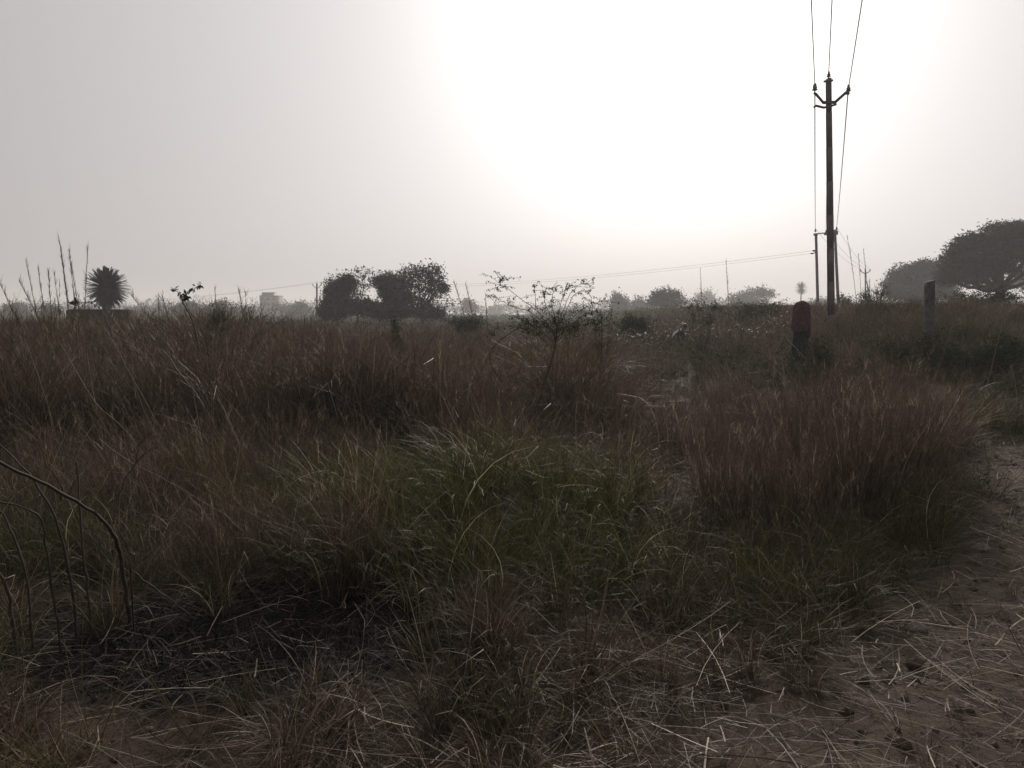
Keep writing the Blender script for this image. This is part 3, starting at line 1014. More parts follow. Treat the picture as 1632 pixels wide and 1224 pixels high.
def woods():
    mb = MB()
    lo = []
    for px in np.arange(-500, 2150, 13):
        D = rng.uniform(470, 680)
        hh = rng.uniform(4.5, 8.0) * (1 + .4 * float(vnoise(px, 0, 90, 44)))
        c = ray(px + rng.uniform(-6, 6), 500, D)
        lo.append(((c.x, D, hh * .55), rng.uniform(5, 12), 6, hh * .62))
    t, cl = crown_mesh(lo, 5200, 12, .9, 2.2, .5)
    return t


tag(woods().build("distant_woods", M['acacia_leaf']), "low belt of woods closing the horizon in the haze", kind="stuff")


# ------------------------------------------------------------------ palms
def palm(label, px, py, rpx, D, nf, group, leaf_n=34, trunk_r=.2, droop=.16, skirt=True):
    c = ray(px, py, D); r = rpx * D / F_PX
    base = Vector((c.x, D, tz(c.x, D)))
    root = empty("date_palm", base); tag(root, label, "palm tree", group)
    tb = MB()
    hub = c - Vector((0, 0, r * .04))
    n = 14
    pts = [base.lerp(hub, i / n) - Vector((0, 0, .2 if i == 0 else 0)) for i in range(n + 1)]
    tb.tube(pts, [trunk_r * (1.25 if i == 0 else 1.0 + (.12 if i % 2 else -.04)) for i in range(n + 1)], 10)
    tb.build("trunk", M['bark'], root)
    mb = MB()
    for k in range(nf):
        az = k * 2.39996 + rng.uniform(-.2, .2)
        el = math.asin(np.clip(1 - 1.96 * (k + .5) / nf, -1, 1)) + rng.uniform(-.1, .1)
        d0 = Vector((math.cos(az) * math.cos(el), math.sin(az) * math.cos(el), math.sin(el)))
        ln = r * rng.uniform(.93, 1.05)
        P = []
        p = hub.copy(); d = d0.copy()
        seg = 9
        for i in range(seg + 1):
            P.append(p.copy())
            d = (d + Vector((0, 0, -droop / seg * (1 if el > -.4 else .3)))).normalized()
            p = p + d * ln / seg
        mb.tube(P, [r * .014 * (1 - .8 * i / seg) for i in range(seg + 1)], 4, False, .3)
        # leaflets
        vs = []; fs = []
        t_ = np.linspace(.12, 1, leaf_n)
        for t in t_:
            i = min(seg - 1, int(t * seg)); q = P[i].lerp(P[i + 1], t * seg - i)
            dd = (P[i + 1] - P[i]).normalized()
            sd = dd.cross(Vector((0, 0, 1)))
            if sd.length < 1e-3: sd = Vector((1, 0, 0))
            sd.normalize(); up = sd.cross(dd)
            for sgn in (-1, 1):
                ll = r * .21 * (1 - .55 * abs(t - .45) / .55) * rng.uniform(.8, 1.1)
                ax = (sd * sgn * .62 + dd * .75 + up * .28 * rng.uniform(0, 1)).normalized()
                w = (dd * .5 - sd * sgn * .4).normalized() * r * .017
                b = len(vs)
                vs += [tuple(q - w), tuple(q + w), tuple(q + ax * ll + w * .15), tuple(q + ax * ll - w * .15)]
                fs.append((b, b + 1, b + 2, b + 3))
        mb.add(vs, fs, rng.random())
    mb.build("crown", M['palm_leaf'], root)
    return root


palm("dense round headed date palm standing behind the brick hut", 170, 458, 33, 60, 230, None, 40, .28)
palm("tiny pale palm with a bare thin trunk far off on the horizon", 1277, 459, 11, 290, 80, None, 22, .22)

# ------------------------------------------------------------------ shrubs, sapling, branches
def poly(pts, D, sub=3, jit=.0):
    """smooth polyline through photo points; D a depth or one per point"""
    Ds = D if hasattr(D, '__len__') else [D] * len(pts)
    P = [ray(p[0], p[1], d) for p, d in zip(pts, Ds)]
    o = []
    for i in range(len(P) - 1):
        p0 = P[max(i - 1, 0)]; p1 = P[i]; p2 = P[i + 1]; p3 = P[min(i + 2, len(P) - 1)]
        for k in range(sub):
            t = k / sub
            o.append(.5 * ((2 * p1) + (-p0 + p2) * t + (2 * p0 - 5 * p1 + 4 * p2 - p3) * t * t + (-p0 + 3 * p1 - 3 * p2 + p3) * t ** 3)
                     + Vector(rng.normal(0, jit, 3)))
    o.append(P[-1])
    return o


def taper(n, r0, r1):
    return [r0 + (r1 - r0) * i / max(1, n - 1) for i in range(n)]


def leaves_along(mb, pts, n, size, spread, t0=.2, rg=rng):
    m = len(pts)
    P = np.array([tuple(p) for p in pts])
    t = rg.uniform(t0, 1, n) * (m - 1)
    i = np.minimum(t.astype(int), m - 2); f = t - i
    q = P[i] * (1 - f[:, None]) + P[i + 1] * f[:, None] + rg.normal(0, spread, (n, 3))
    a = rg.normal(0, 1, (n, 3)) + np.array([0, 0, -.5]); a /= np.linalg.norm(a, axis=1, keepdims=True)
    b = rg.normal(0, 1, (n, 3)); b -= a * np.sum(a * b, 1, keepdims=True); b /= np.linalg.norm(b, axis=1, keepdims=True)
    s = size * rg.uniform(.6, 1.3, n)[:, None]
    V = np.stack([q, q + a * s * .5 - b * s * .22, q + a * s, q + a * s * .5 + b * s * .22], 1)
    mb.add(V.reshape(-1, 3), np.arange(n * 4).reshape(-1, 4), np.repeat(np.clip(rg.beta(2, 2, n), 0, 1), 4))


def root_at(name, px, D, label, cat, group=None):
    x = ray(px, 560, D).x
    o = empty(name, (x, D, tz(x, D)))
    return tag(o, label, cat, group)


# the central thorn shrub
D = 10.2
r0 = root_at("thorn_shrub", 850, D, "slender thorn shrub with a feathery crown and arching tips in the middle", "shrub")
st = MB(); fo = MB()
gz = tz(ray(850, 690, D).x, D)
main = poly([(847, 712), (851, 680), (862, 630), (874, 590), (884, 555), (888, 520)], D, 3)
st.tube(main, taper(len(main), .014, .008), 6)
second = poly([(849, 700), (842, 660), (800, 610), (780, 570), (800, 540), (840, 515)], [D, D, D - .1, D - .2, D - .2, D - .1], 3)
st.tube(second, taper(len(second), .010, .005), 5)
br = [[(887, 540), (860, 500), (835, 480), (805, 457), (797, 455), (787, 460)], [(880, 530), (850, 500), (820, 490), (795, 478), (778, 470)],
      [(884, 530), (858, 498), (853, 470), (852, 452)], [(888, 520), (880, 490), (881, 470), (888, 455)], [(888, 520), (900, 490), (905, 475), (920, 455), (935, 453), (948, 458)],
      [(888, 530), (905, 490), (915, 470), (930, 463), (940, 470), (942, 482)], [(888, 540), (920, 500), (950, 482), (975, 478)], [(888, 520), (872, 490), (868, 470), (872, 456)],
      [(888, 520), (893, 485), (900, 466), (903, 455)], [(885, 545), (930, 520), (960, 510), (985, 515)], [(880, 550), (840, 525), (805, 520), (770, 535)],
      [(885, 540), (915, 515), (935, 500), (965, 492)], [(882, 545), (850, 520), (825, 505), (800, 500)], [(797, 455), (798, 448), (804, 444)]]
for b in br:
    dd = [D + .35 * (rng.random() - .5) * i / len(b) for i in range(len(b))]
    p = poly(b, dd, 3, .004)
    st.tube(p, taper(len(p), .006, .0022), 4)
    leaves_along(fo, p, 16, .035, .01, .45)
    for _ in range(7):
        i = int(rng.integers(3, len(p) - 1))
        e = p[i] + Vector((rng.normal(0, .13), rng.normal(0, .12), rng.uniform(-.05, .13)))
        q = limb(st, p[i], e, .003, .0014, .1, 4, 3)
        leaves_along(fo, q, 12, .03, .008)
t, cl = crown_mesh([plobe(885, 512, 55, 26, D), plobe(915, 525, 55, 20, D), plobe(850, 520, 40, 20, D)], 150, 20, .012, .07, .6)
for q in cl[::3]:
    limb(st, main[-1 - int(rng.integers(0, 4))], q, .003, .0014, .12, 5, 3)
for a_, b_, c_ in zip(t.v, t.f, t.shade): fo.add(a_, b_, c_)
st.build("stem", M['twig'], r0); fo.build("foliage", M['dark_leaf'], r0)

r0 = root_at("bare_branch", 845, 9.4, "dark leafless branches leaning left below the central thorn shrub", "branch")
st = MB()
for b, r in (([(850, 715), (820, 690), (785, 650), (765, 610), (748, 560), (735, 525)], .009), ([(805, 680), (790, 640), (782, 600), (792, 560)], .006),
             ([(765, 610), (740, 585), (715, 570), (690, 560)], .005), ([(785, 650), (760, 632), (738, 605), (725, 590)], .005), ([(820, 690), (822, 650), (835, 600)], .005),
             ([(748, 560), (720, 545), (680, 530), (655, 528)], .004), ([(850, 715), (905, 650), (935, 615), (975, 592)], .005)):
    p = poly(b, [9.4 + .1 * i for i in range(len(b))], 3, .006)
    st.tube(p, taper(len(p), r, r * .3), 5)
st.build("stem", M['twig'], r0)


def bush(name, label, group, px, D, spans, nb, nl, size, mat='dark_leaf', r=.006, t0=.08, cat="bush"):
    """branching bush: nb arching branches into the given ellipses (photo px, py, rx, ry)"""
    o = root_at(name, px, D, label, cat, group)
    base = wloc(o)
    st = MB(); fo = MB()
    for k in range(nb):
        c = spans[k % len(spans)]
        a = rng.uniform(0, 6.28); q = rng.random() ** .5
        e = ray(c[0] + c[2] * q * math.cos(a), c[1] + c[3] * q * math.sin(a), D) + Vector((0, rng.uniform(-1, 1) * c[2] * D / F_PX, 0))
        s0 = base + Vector((rng.normal(0, .04), rng.normal(0, .04), -.03))
        midp = s0.lerp(e, .55) + Vector((0, 0, (e - s0).length * .12))
        pts = [s0, s0.lerp(midp, .5) + Vector(rng.normal(0, .03, 3)), midp, midp.lerp(e, .6) + Vector(rng.normal(0, .03, 3)) + Vector((0, 0, .03)), e]
        st.tube(pts, taper(5, r, r * .25), 4, False)
        if nl: leaves_along(fo, pts, nl, size, size * .9, t0)
        for _ in range(4):
            i = int(rng.integers(2, 4))
            e2 = pts[i] + Vector((rng.normal(0, .1), rng.normal(0, .1), rng.uniform(-.04, .12))) * (D / 10) * (c[2] / 25)
            qq = limb(st, pts[i], e2, r * .4, r * .18, .12, 4, 3)
            if nl: leaves_along(fo, qq, nl // 2, size, size * .6, .1)
    st.build("stem", M['twig'], o)
    if nl: fo.build("foliage", M[mat], o)
    return o


GB = "dark bushes growing in the field"
bush("dark_bush", "dense dark bush right of the shawled person's legs", GB, 1308, 15.2, [(1303, 575, 22, 24), (1318, 585, 16, 16)], 60, 46, .05)
bush("dark_bush", "dense dark hummock left below the concrete post", GB, 1425, 15.0, [(1425, 568, 34, 26), (1400, 580, 24, 18)], 90, 50, .05)
bush("dark_bush", "dense dark hummock directly below the concrete post", GB, 1485, 15.6, [(1485, 562, 34, 26), (1510, 568, 24, 24)], 90, 50, .05)
bush("dark_bush", "dark bush at the right side of the dark hummocks", GB, 1570, 14.6, [(1570, 575, 42, 20), (1610, 560, 32, 26)], 70, 44, .05)
bush("dark_bush", "narrow dark upright bush standing in the left middle of the field", GB, 628, 17, [(629, 530, 8, 26), (636, 560, 12, 26)], 44, 50, .05)
bush("dark_bush", "low dark bush in the field below the small pointed horizon tree", GB, 1010, 30, [(1012, 516, 24, 12)], 50, 40, .09, r=.012)
bush("dark_bush", "low dark bush right of the crouching person", GB, 1165, 28, [(1168, 545, 20, 12), (1180, 530, 14, 14)], 50, 40, .08, r=.012)
bush("dark_bush", "dark bush spreading above the grass left of the shawled person", GB, 1215, 34, [(1205, 500, 34, 10), (1230, 505, 20, 12)], 70, 40, .1, r=.014)
bush("leafy_bush", "light leafed bush poking above the grass left of the tall building", None, 345, 14, [(345, 494, 13, 13), (352, 510, 22, 16)], 40, 14, .05, mat='scrub')
bush("feathery_bush", "dry feathery bush with flat tiered twigs right of the rounded grey tree", None, 1120, 21, [(1125, 474, 24, 8), (1100, 480, 18, 7), (1140, 478, 14, 6)], 20, 22, .05, mat='scrub', r=.006, t0=.6)
bush("feathery_bush", "low feathery bush joined to the right side of the thorn shrub", None, 960, 12, [(965, 492, 20, 8), (950, 498, 16, 8)], 12, 12, .03, mat='dark_leaf', t0=.7)
bush("twiggy_bush", "small twiggy bush on the bank crest right of the main pole", None, 1345, 36, [(1340, 474, 10, 6), (1352, 478, 8, 5)], 22, 12, .09, mat='dark_leaf', r=.012)
bush("twiggy_bush", "ragged twiggy bush on the crest below the small three armed pole", None, 1395, 27, [(1410, 458, 14, 9), (1385, 466, 14, 8), (1372, 470, 12, 6)], 34, 8, .07, mat='dark_leaf', r=.012)
bush("leafy_bush", "leafy green growth on the bank crest below the large acacia", None, 1560, 30, [(1550, 478, 34, 10), (1600, 474, 34, 10)], 70, 26, .09, mat='dark_leaf', r=.014)
bush("dark_bush", "dark bush low in the field right of the middle clump", GB, 745, 33, [(745, 509, 34, 5)], 50, 34, .07, r=.01)

# leafy sapling sprig, left
o = root_at("leafy_sapling", 312, 7.4, "slender sapling with drooping leaves against the sky left of the building", "sapling")
st = MB(); fo = MB()
p1 = poly([(318, 560), (308, 515), (297, 492), (290, 478), (298, 468), (310, 460), (321, 452)], 7.4, 3)
p2 = poly([(292, 482), (287, 470), (280, 462), (277, 459)], 7.4, 3)
st.tube(p1, taper(len(p1), .008, .002), 5); st.tube(p2, taper(len(p2), .004, .002), 4)
leaves_along(fo, p1[8:], 40, .055, .006, .0); leaves_along(fo, p2, 16, .05, .006, .1)
st.build("stem", M['twig'], o); fo.build("leaves", M['dark_leaf'], o)

o = root_at("leafy_sapling", 113, 12, "thin leaning sapling with a leafy tip above the brick hut", "sapling")
st = MB(); fo = MB()
p1 = poly([(180, 540), (165, 500), (150, 485), (130, 482), (113, 481)], 12, 3)
st.tube(p1, taper(len(p1), .01, .003), 5)
leaves_along(fo, p1[6:], 14, .06, .01, .0); leaves_along(fo, p1[-3:], 26, .07, .02, .0)
st.build("stem", M['twig'], o); fo.build("leaves", M['dark_leaf'], o)

# tall reeds
GR = "tall feathery reed stalks standing above the grass"
reeds = [(0, 452, 30, 8, "first reed stalk from the left edge, leaning steeply left"), (30, 447, 66, 9, "long reed stalk leaning left over the far left grass"),
         (41, 415, 60, 11, "tall reed stalk above the left edge tree"), (60, 425, 72, 12, "pale reed stalk between the left edge tree and the rounded hazy tree"),
         (77, 432, 82, 10, "dark upright reed stalk over the rounded hazy tree"), (86, 436, 96, 12, "short pale reed stalk right of the dark upright one"),
         (94, 380, 112, 10, "tallest reed stalk at left, leaning slightly left of the palm"), (97, 400, 110, 10.6, "pale reed stalk close beside the tallest one"),
         (110, 396, 121, 9.6, "dark reed stalk midway between the tallest one and the palm"), (113, 420, 128, 11, "thin reed stalk leaning behind the dark one"),
         (140, 394, 134, 10, "lone upright reed stalk touching the palm's left side"), (204, 464, 245, 9, "reed stalk leaning left just right of the palm"),
         (252, 472, 254, 13, "short upright reed stalk right of the palm"), (259, 474, 268, 13, "short leaning reed stalk left of the leafy sapling"),
         (342, 458, 346, 12, "upright reed stalk above the light leafed bush"), (380, 462, 390, 12, "reed stalk leaning left just before the tall building"),
         (724, 452, 742, 15, "pale reed stalk right of the tallest clump tree"), (742, 452, 754, 15, "pale reed stalk over the small lone hazy tree"),
         (774, 470, 776, 13, "short dark upright reed stalk left of the thorn shrub"), (1157, 415, 1162, 19, "tall upright reed stalk left of the pale spreading tree"),
         (1116, 428, 1119, 24, "faint upright reed stalk behind the feathery bush"), (1350, 376, 1368, 21, "tallest reed stalk right of the main pole"),
         (1376, 398, 1386, 23, "faint reed stalk rising over the small three armed pole"), (1368, 405, 1374, 26, "faintest reed stalk just left of the small three armed pole"),
         (1386, 446, 1384, 24, "short reed stalk right of the small three armed pole")]
for tx, ty, bx, D, lab in reeds:
    b0 = ray(bx, 500, D)
    gz = tz(b0.x, D)
    top = ray(tx, ty, D)
    dirv = (b0 - top)
    base = top + dirv * ((top.z - gz) / max(.01, -dirv.z))
    bowed = (top - base).length
    base.x = b0.x + (base.x - b0.x) * .4
    base.z = tz(base.x, D)
    o = empty("reed_stalk", base); tag(o, lab, "reed", GR)
    pts = []
    for i in range(9):
        t = i / 8
        p = base.lerp(top, t); p.x += (b0.x - base.lerp(top, (b0.z - base.z) / (top.z - base.z)).x) * math.sin(math.pi * min(1, t)) * .8
        pts.append(p)
    st = MB(); st.tube(pts, taper(9, .0065 * (D / 10) ** .5, .0025 * (D / 10) ** .5), 5); st.build("stem", M['twigdry'], o)
    pl = MB()
    n = 70
    i = rng.uniform(5.4, 8, n); a = np.minimum(i.astype(int), 7); f = i - a
    P = np.array([tuple(q) for q in pts])
    q = P[a] * (1 - f[:, None]) + P[a + 1] * f[:, None]
    blades(pl, q, rng.uniform(0, 6.28, n), rng.uniform(.05, .4, n), rng.uniform(0, .3, n), rng.uniform(.04, .12, n), np.full(n, .005 * (D / 10) ** .5), rng.uniform(.2, .7, n), 2)
    pl.build("plume", M['straw'], o)

# bare arching shrub at the near left
o = root_at("bare_shrub", 150, 3.7, "leafless dark shrub with long arching stems at the near left edge", "shrub")
stems = [([(206, 985), (200, 940), (192, 890), (180, 850), (150, 818), (90, 782), (30, 752), (-30, 722)], [3.75, 3.7, 3.65, 3.55, 3.45, 3.3, 3.15, 3.0], .0105, .006),
         ([(146, 1005), (140, 940), (132, 870), (126, 800), (122, 738)], [3.7, 3.7, 3.7, 3.75, 3.8], .007, .004),
         ([(118, 960), (104, 880), (80, 810), (45, 755), (-5, 705)], [3.6, 3.55, 3.5, 3.5, 3.5], .007, .003),
         ([(92, 990), (80, 920), (72, 860), (60, 820), (-10, 795)], [3.5, 3.5, 3.5, 3.45, 3.4], .006, .003),
         ([(52, 1010), (44, 930), (28, 870), (5, 820), (-20, 800)], [3.5] * 5, .006, .003),
         ([(180, 835), (188, 795), (200, 762), (216, 738), (222, 712), (240, 690)], [3.55, 3.6, 3.65, 3.7, 3.7, 3.7], .004, .002),
         ([(212, 742), (232, 722), (252, 712)], [3.7, 3.7, 3.7], .003, .0015),
         ([(206, 905), (236, 930), (275, 958), (312, 988)], [3.65, 3.7, 3.75, 3.8], .005, .003),
         ([(100, 800), (96, 770), (70, 735), (62, 715)], [3.5] * 4, .004, .002),
         ([(125, 830), (112, 790), (118, 760), (100, 735)], [3.7] * 4, .003, .0015),
         ([(22, 1000), (12, 940), (-10, 900)], [3.4] * 3, .008, .006)]
for pts, Ds, a, b in stems:
    mb = MB(); p = poly(pts, Ds, 4, .0025)
    if pts[0][1] > 900: p = [Vector((p[0].x, p[0].y + .01, tz(p[0].x, p[0].y) - .03))] + p
    mb.tube(p, [q * rng.uniform(.86, 1.22) for q in taper(len(p), a, b)], 8); mb.build("stem", M['twig'], o, True)

# long pale broken stalks lying over the near left grass
GS = "long dry stalks fallen across the grass"
for pts, Ds, r, lab in (([(160, 700), (215, 740), (300, 785), (370, 830), (422, 885)], [4.9, 4.8, 4.7, 4.5, 4.3], .0032, "long pale stalk slanting down to the burnt patch"),
                        ([(280, 745), (340, 765), (400, 790)], [5.3, 5.2, 5.1], .0026, "pale stalk lying nearly level in the left grass"),
                        ([(395, 815), (440, 840), (505, 878)], [4.6, 4.5, 4.3], .0035, "pale frayed stalk just left of the tall straw bunch"),
                        ([(700, 810), (735, 855), (775, 925)], [4.6, 4.4, 4.1], .003, "pale straight stalk slanting over the dark middle of the mound"),
                        ([(95, 545), (150, 640), (205, 690), (260, 770)], [6.6, 6.4, 6.2, 6.0], .0045, "long stalk leaning left in the grass below the brick hut"),
                        ([(165, 520), (215, 610), (265, 700)], [7.2, 7.0, 6.8], .0045, "long pale stalk leaning below the palm"),
                        ([(262, 560), (310, 625), (355, 700)], [7.5, 7.3, 7.1], .0045, "long pale stalk leaning below the leafy sapling"),
                        ([(1270, 782), (1290, 800), (1290, 850), (1286, 900)], [4.9, 4.85, 4.8, 4.8], .0035, "bent green stalk standing before the right tussocks"),
                        ([(815, 960), (850, 970), (890, 1010), (925, 1060)], [3.7, 3.6, 3.4, 3.3], .0028, "curved pale stalk in the tangled grass near the bottom"),
                        ([(1385, 935), (1400, 915), (1392, 880)], [4.3, 4.35, 4.4], .0035, "short pale stalk standing beside the path")):
    mb = MB(); p = poly(pts, Ds, 4, .004)
    mb.tube(p, taper(len(p), r, r * .5), 5)
    tag(mb.build_at("dry_stalk", M['stone'] if False else M['twigdry'], p[-1]), lab, "dry stalk", GS)

# ------------------------------------------------------------------ poles and wires
def beam(mb, a, b, w, d, up=Vector((0, 1, 0))):
    """rectangular bar from a to b, w across and d deep"""
    a = Vector(a); b = Vector(b)
    t = (b - a).normalized(); s_ = t.cross(up).normalized() * w / 2; u_ = up.normalized() * d / 2
    vs = [tuple(p + i * s_ + j * u_) for p in (a, b) for i, j in ((-1, -1), (1, -1), (1, 1), (-1, 1))]
    mb.add(vs, [(3, 2, 1, 0), (4, 5, 6, 7), (0, 1, 5, 4), (1, 2, 6, 5), (2, 3, 7, 6), (3, 0, 4, 7)])


def ibeam(mb, a, b, w0, w1, n=8):
    """rolled steel joist: two flanges and a web, tapering a little"""
    for i in range(n):
        p = Vector(a).lerp(b, i / n); q = Vector(a).lerp(b, (i + 1) / n)
        w = w0 + (w1 - w0) * (i + .5) / n
        beam(mb, p + Vector((0, w * .55, 0)), q + Vector((0, w * .55, 0)), w, .015)
        beam(mb, p - Vector((0, w * .55, 0)), q - Vector((0, w * .55, 0)), w, .015)
        beam(mb, p, q, .03, w * 1.07)


def insulator(p, h, parent, name="insulator"):
    mb = MB(); r = h * .32
    mb.lathe([(0, -h * .1), (r * .25, -h * .1), (r * .25, h * .12), (r, h * .16), (r * .95, h * .26), (r * .6, h * .36), (r * .85, h * .42), (r * .75, h * .55), (r * .45, h * .66), (r * .55, h * .78), (r * .4, h * .95), (0, h)], p, 12)
    return mb.build(name, M['porcelain'], parent, True)


WIRE = []
def span(a, b, sag, r, label, n=26):
    a = Vector(a); b = Vector(b)
    pts = [a.lerp(b, i / n) - Vector((0, 0, 4 * sag * (i / n) * (1 - i / n))) for i in range(n + 1)]
    mb = MB(); mb.tube(pts, r, 5)
    return tag(mb.build_at("overhead_wire", M['wire'], a), label, "power line", "wires of the overhead power lines")


# main pole
D = 25.0
foot = ray(1326.5, 520, D); foot.z = tz(foot.x, D) - .3
top = ray(1320.5, 125, D)
p_main = empty("utility_pole", (foot.x, D, foot.z + .3)); tag(p_main, "tall dark steel pole with bent arms, nearest on the right", "utility pole", "poles of the power lines")
mb = MB(); ibeam(mb, foot, top, .175, .125); mb.build("shaft", M['steel'], p_main)
mb = MB(); beam(mb, ray(1313, 130, D - .1), ray(1327.5, 128, D - .1), .055, .055)
mb.build("top_bar", M['steel'], p_main)
DA = D - .12
mb = MB()
A = [ray(1297, 148, DA), ray(1300.5, 150, DA), ray(1312, 163.5, DA), ray(1331, 163, DA), ray(1347, 148.5, DA), ray(1352.5, 148.5, DA)]
for i in range(5): beam(mb, A[i], A[i + 1] + (A[i + 1] - A[i]).normalized() * .02, .085 if i in (2, 3, 4) else .06, .06)
mb.build("cross_arm", M['steel'], p_main)
mb = MB()
A = [ray(1297, 171, DA - .1), ray(1300.5, 168.5, DA - .1), ray(1313, 171.5, DA - .1), ray(1324, 169, DA - .1), ray(1332, 166.5, DA - .1)]
for i in range(4): beam(mb, A[i], A[i + 1] + (A[i + 1] - A[i]).normalized() * .02, .06, .05)
mb.build("cross_arm", M['steel'], p_main)
insulator(ray(1320.7, 124, D), .2, p_main); insulator(ray(1298.5, 146, DA), .26, p_main); insulator(ray(1352, 147, DA), .24, p_main)
mb = MB(); mb.tube([ray(1298.5, 151, DA), ray(1298.5, 136, DA)], .02, 6)
mb.box(ray(1298.5, 138, DA), (.09, .07, .1)); mb.build("clamp", M['steel'], p_main)

W = .017
Pm = [ray(1298.8, 141, DA), ray(1320.7, 118, D), ray(1352, 142, DA)]
for p, q, dq, lab in ((Pm[0], 1293, 17.6, "left overhead wire leaving the top of the frame above the main pole"),
                      (Pm[1], 1326, 18.3, "middle overhead wire leaving the top of the frame above the main pole"),
                      (Pm[2], 1374, 17.6, "right overhead wire leaving the top of the frame above the main pole")):
    Q = ray(q, 0, dq)
    t = (p.y - dq) / 45.0
    e = p + (Q - p) / t; e.z = p.z
    s_ = (p.z - Q.z) / (4 * t * (1 - t))
    span(p, e, max(.1, s_), W * .8, lab, 60)

# double pole
D = 70.0
b1 = ray(1303.5, 520, D); b1.z = tz(b1.x, D) - .2; t1 = ray(1300.5, 374, D)
b2 = ray(1336.5, 520, D); b2.z = tz(b2.x, D) - .2; t2 = ray(1330.5, 366, D)
p_h = empty("double_pole", (.5 * (b1.x + b2.x), D, tz(.5 * (b1.x + b2.x), D))); tag(p_h, "dark two legged pole with a crossbar seen just behind the main pole", "utility pole", "poles of the power lines")
for a, b in ((b1, t1), (b2, t2)):
    mb = MB(); ibeam(mb, a, b, .2, .16, 5); mb.build("leg", M['steel'], p_h)
mb = MB(); beam(mb, ray(1296.5, 373, D - .2), ray(1334.5, 369.5, D - .2), .1, .08); mb.build("crossbar", M['steel'], p_h)
hI = [ray(1299.5, 370, D - .2), ray(1316.5, 372, D - .2), ray(1333.3, 367, D - .2)]
for q in hI: insulator(q, .32, p_h)
mb = MB(); mb.box(ray(1332, 371, D - .25), (.32, .25, .36)); mb.build("switch_box", M['steel'], p_h)
for q in (ray(1300, 374, D - .25), ray(1316.5, 373, D - .25)):
    mb = MB(); mb.box(q, (.3, .2, .2)); mb.build("clamp", M['steel'], p_h)
mb = MB(); beam(mb, ray(1317, 370, D - .2), ray(1321.5, 365, D - .2), .06, .06); mb.build("brace", M['steel'], p_h)
mb = MB(); beam(mb, ray(1302, 398, D), ray(1297, 401, D), .07, .07); beam(mb, ray(1302, 401, D), ray(1296, 404, D), .07, .07); mb.build("bracket", M['steel'], p_h)
for (ax, ay), (bx, by) in (((1300, 399), (1293.5, 399.8)), ((1297, 403.3), (1292, 404))):
    mb = MB(); a = ray(ax, ay, D); b = ray(bx, by, D)
    mb.lathe([(0, 0), (.05, .02), (.09, .06), (.05, .1), (.09, .14), (.05, .18), (.09, .22), (.05, .27), (0, .36)], a, 8, b - a); mb.build("insulator", M['porcelain'], p_h, True)
for p, q, lab in ((Pm[0], hI[0], "left wire hanging down from the main pole to the double pole"), (Pm[1], hI[1], "middle wire running behind the main pole's shaft"),
                  (Pm[2], hI[2], "right wire slanting from the main pole to the double pole")):
    span(p, q + Vector((0, 0, .3)), .35, W * 1.1, lab)


def small_pole(px, D, ytop, arms, label, w=.16, stay=None):
    f = ray(px, 520, D); f.z = tz(f.x, D) - .2; t = ray(px, ytop + 3, D)
    o = empty("utility_pole", (f.x, D, f.z + .2)); tag(o, label, "utility pole", "poles of the power lines")
    mb = MB(); ibeam(mb, f, t, w, w * .8, 5); mb.build("shaft", M['steel'], o)
    ins = []
    mb = MB()
    j = ray(px, ytop + arms[1] * 1.9, D - .15)
    for s_ in (-1, 1):
        a = ray(px + s_ * arms[0] * .35, ytop + arms[1] * 1.8, D - .15); b = ray(px + s_ * arms[0], ytop + arms[1], D - .15)
        beam(mb, j, a, .1, .08); beam(mb, a, b, .1, .08)
        ins.append(b)
    mb.build("cross_arm", M['steel'], o)
    ins.append(t)
    for q in ins: insulator(q, .3, o)
    if stay:
        mb = MB(); a = ray(px + stay[0], stay[1], D - .2); b = ray(px + stay[2], stay[3], D - .2); mb.tube([a, b], .07, 6); mb.build("strut", M['steel'], o)
    return [i + Vector((0, 0, .28)) for i in ins]


i505 = small_pole(505, 145, 449, (6.5, 5.5), "lone dark pole with a forked arm standing left of the tree clump", .30)
i1379 = small_pole(1379, 105, 428, (7.5, 4), "small far pole with three arms right of the main pole", .14, (2, 448, 8, 474))
for q, p, lab in ((ray(1293.5, 399.8, 70), i505[2], "upper wire sloping left across the sky to the lone pole"), (ray(1292, 404, 70), i505[1], "lower wire sloping left across the sky to the lone pole")):
    span(q, p, 1.6, .009, lab, 60)
for k, lab in ((0, "lower wire running left from the lone pole over the tall building"), (2, "upper wire running left from the lone pole over the tall building")):
    span(i505[k], ray(60, 478 + 3 * k, 230), 1.5, .014, lab, 40)
for a, b, lab in ((hI[0], i1379[0], "left wire from the double pole to the small far pole"), (hI[1], i1379[2], "middle wire from the double pole to the small far pole"),
                  (hI[2], i1379[1], "right wire from the double pole to the small far pole")):
    span(a + Vector((0, 0, .3)), b, .5, .011, lab)

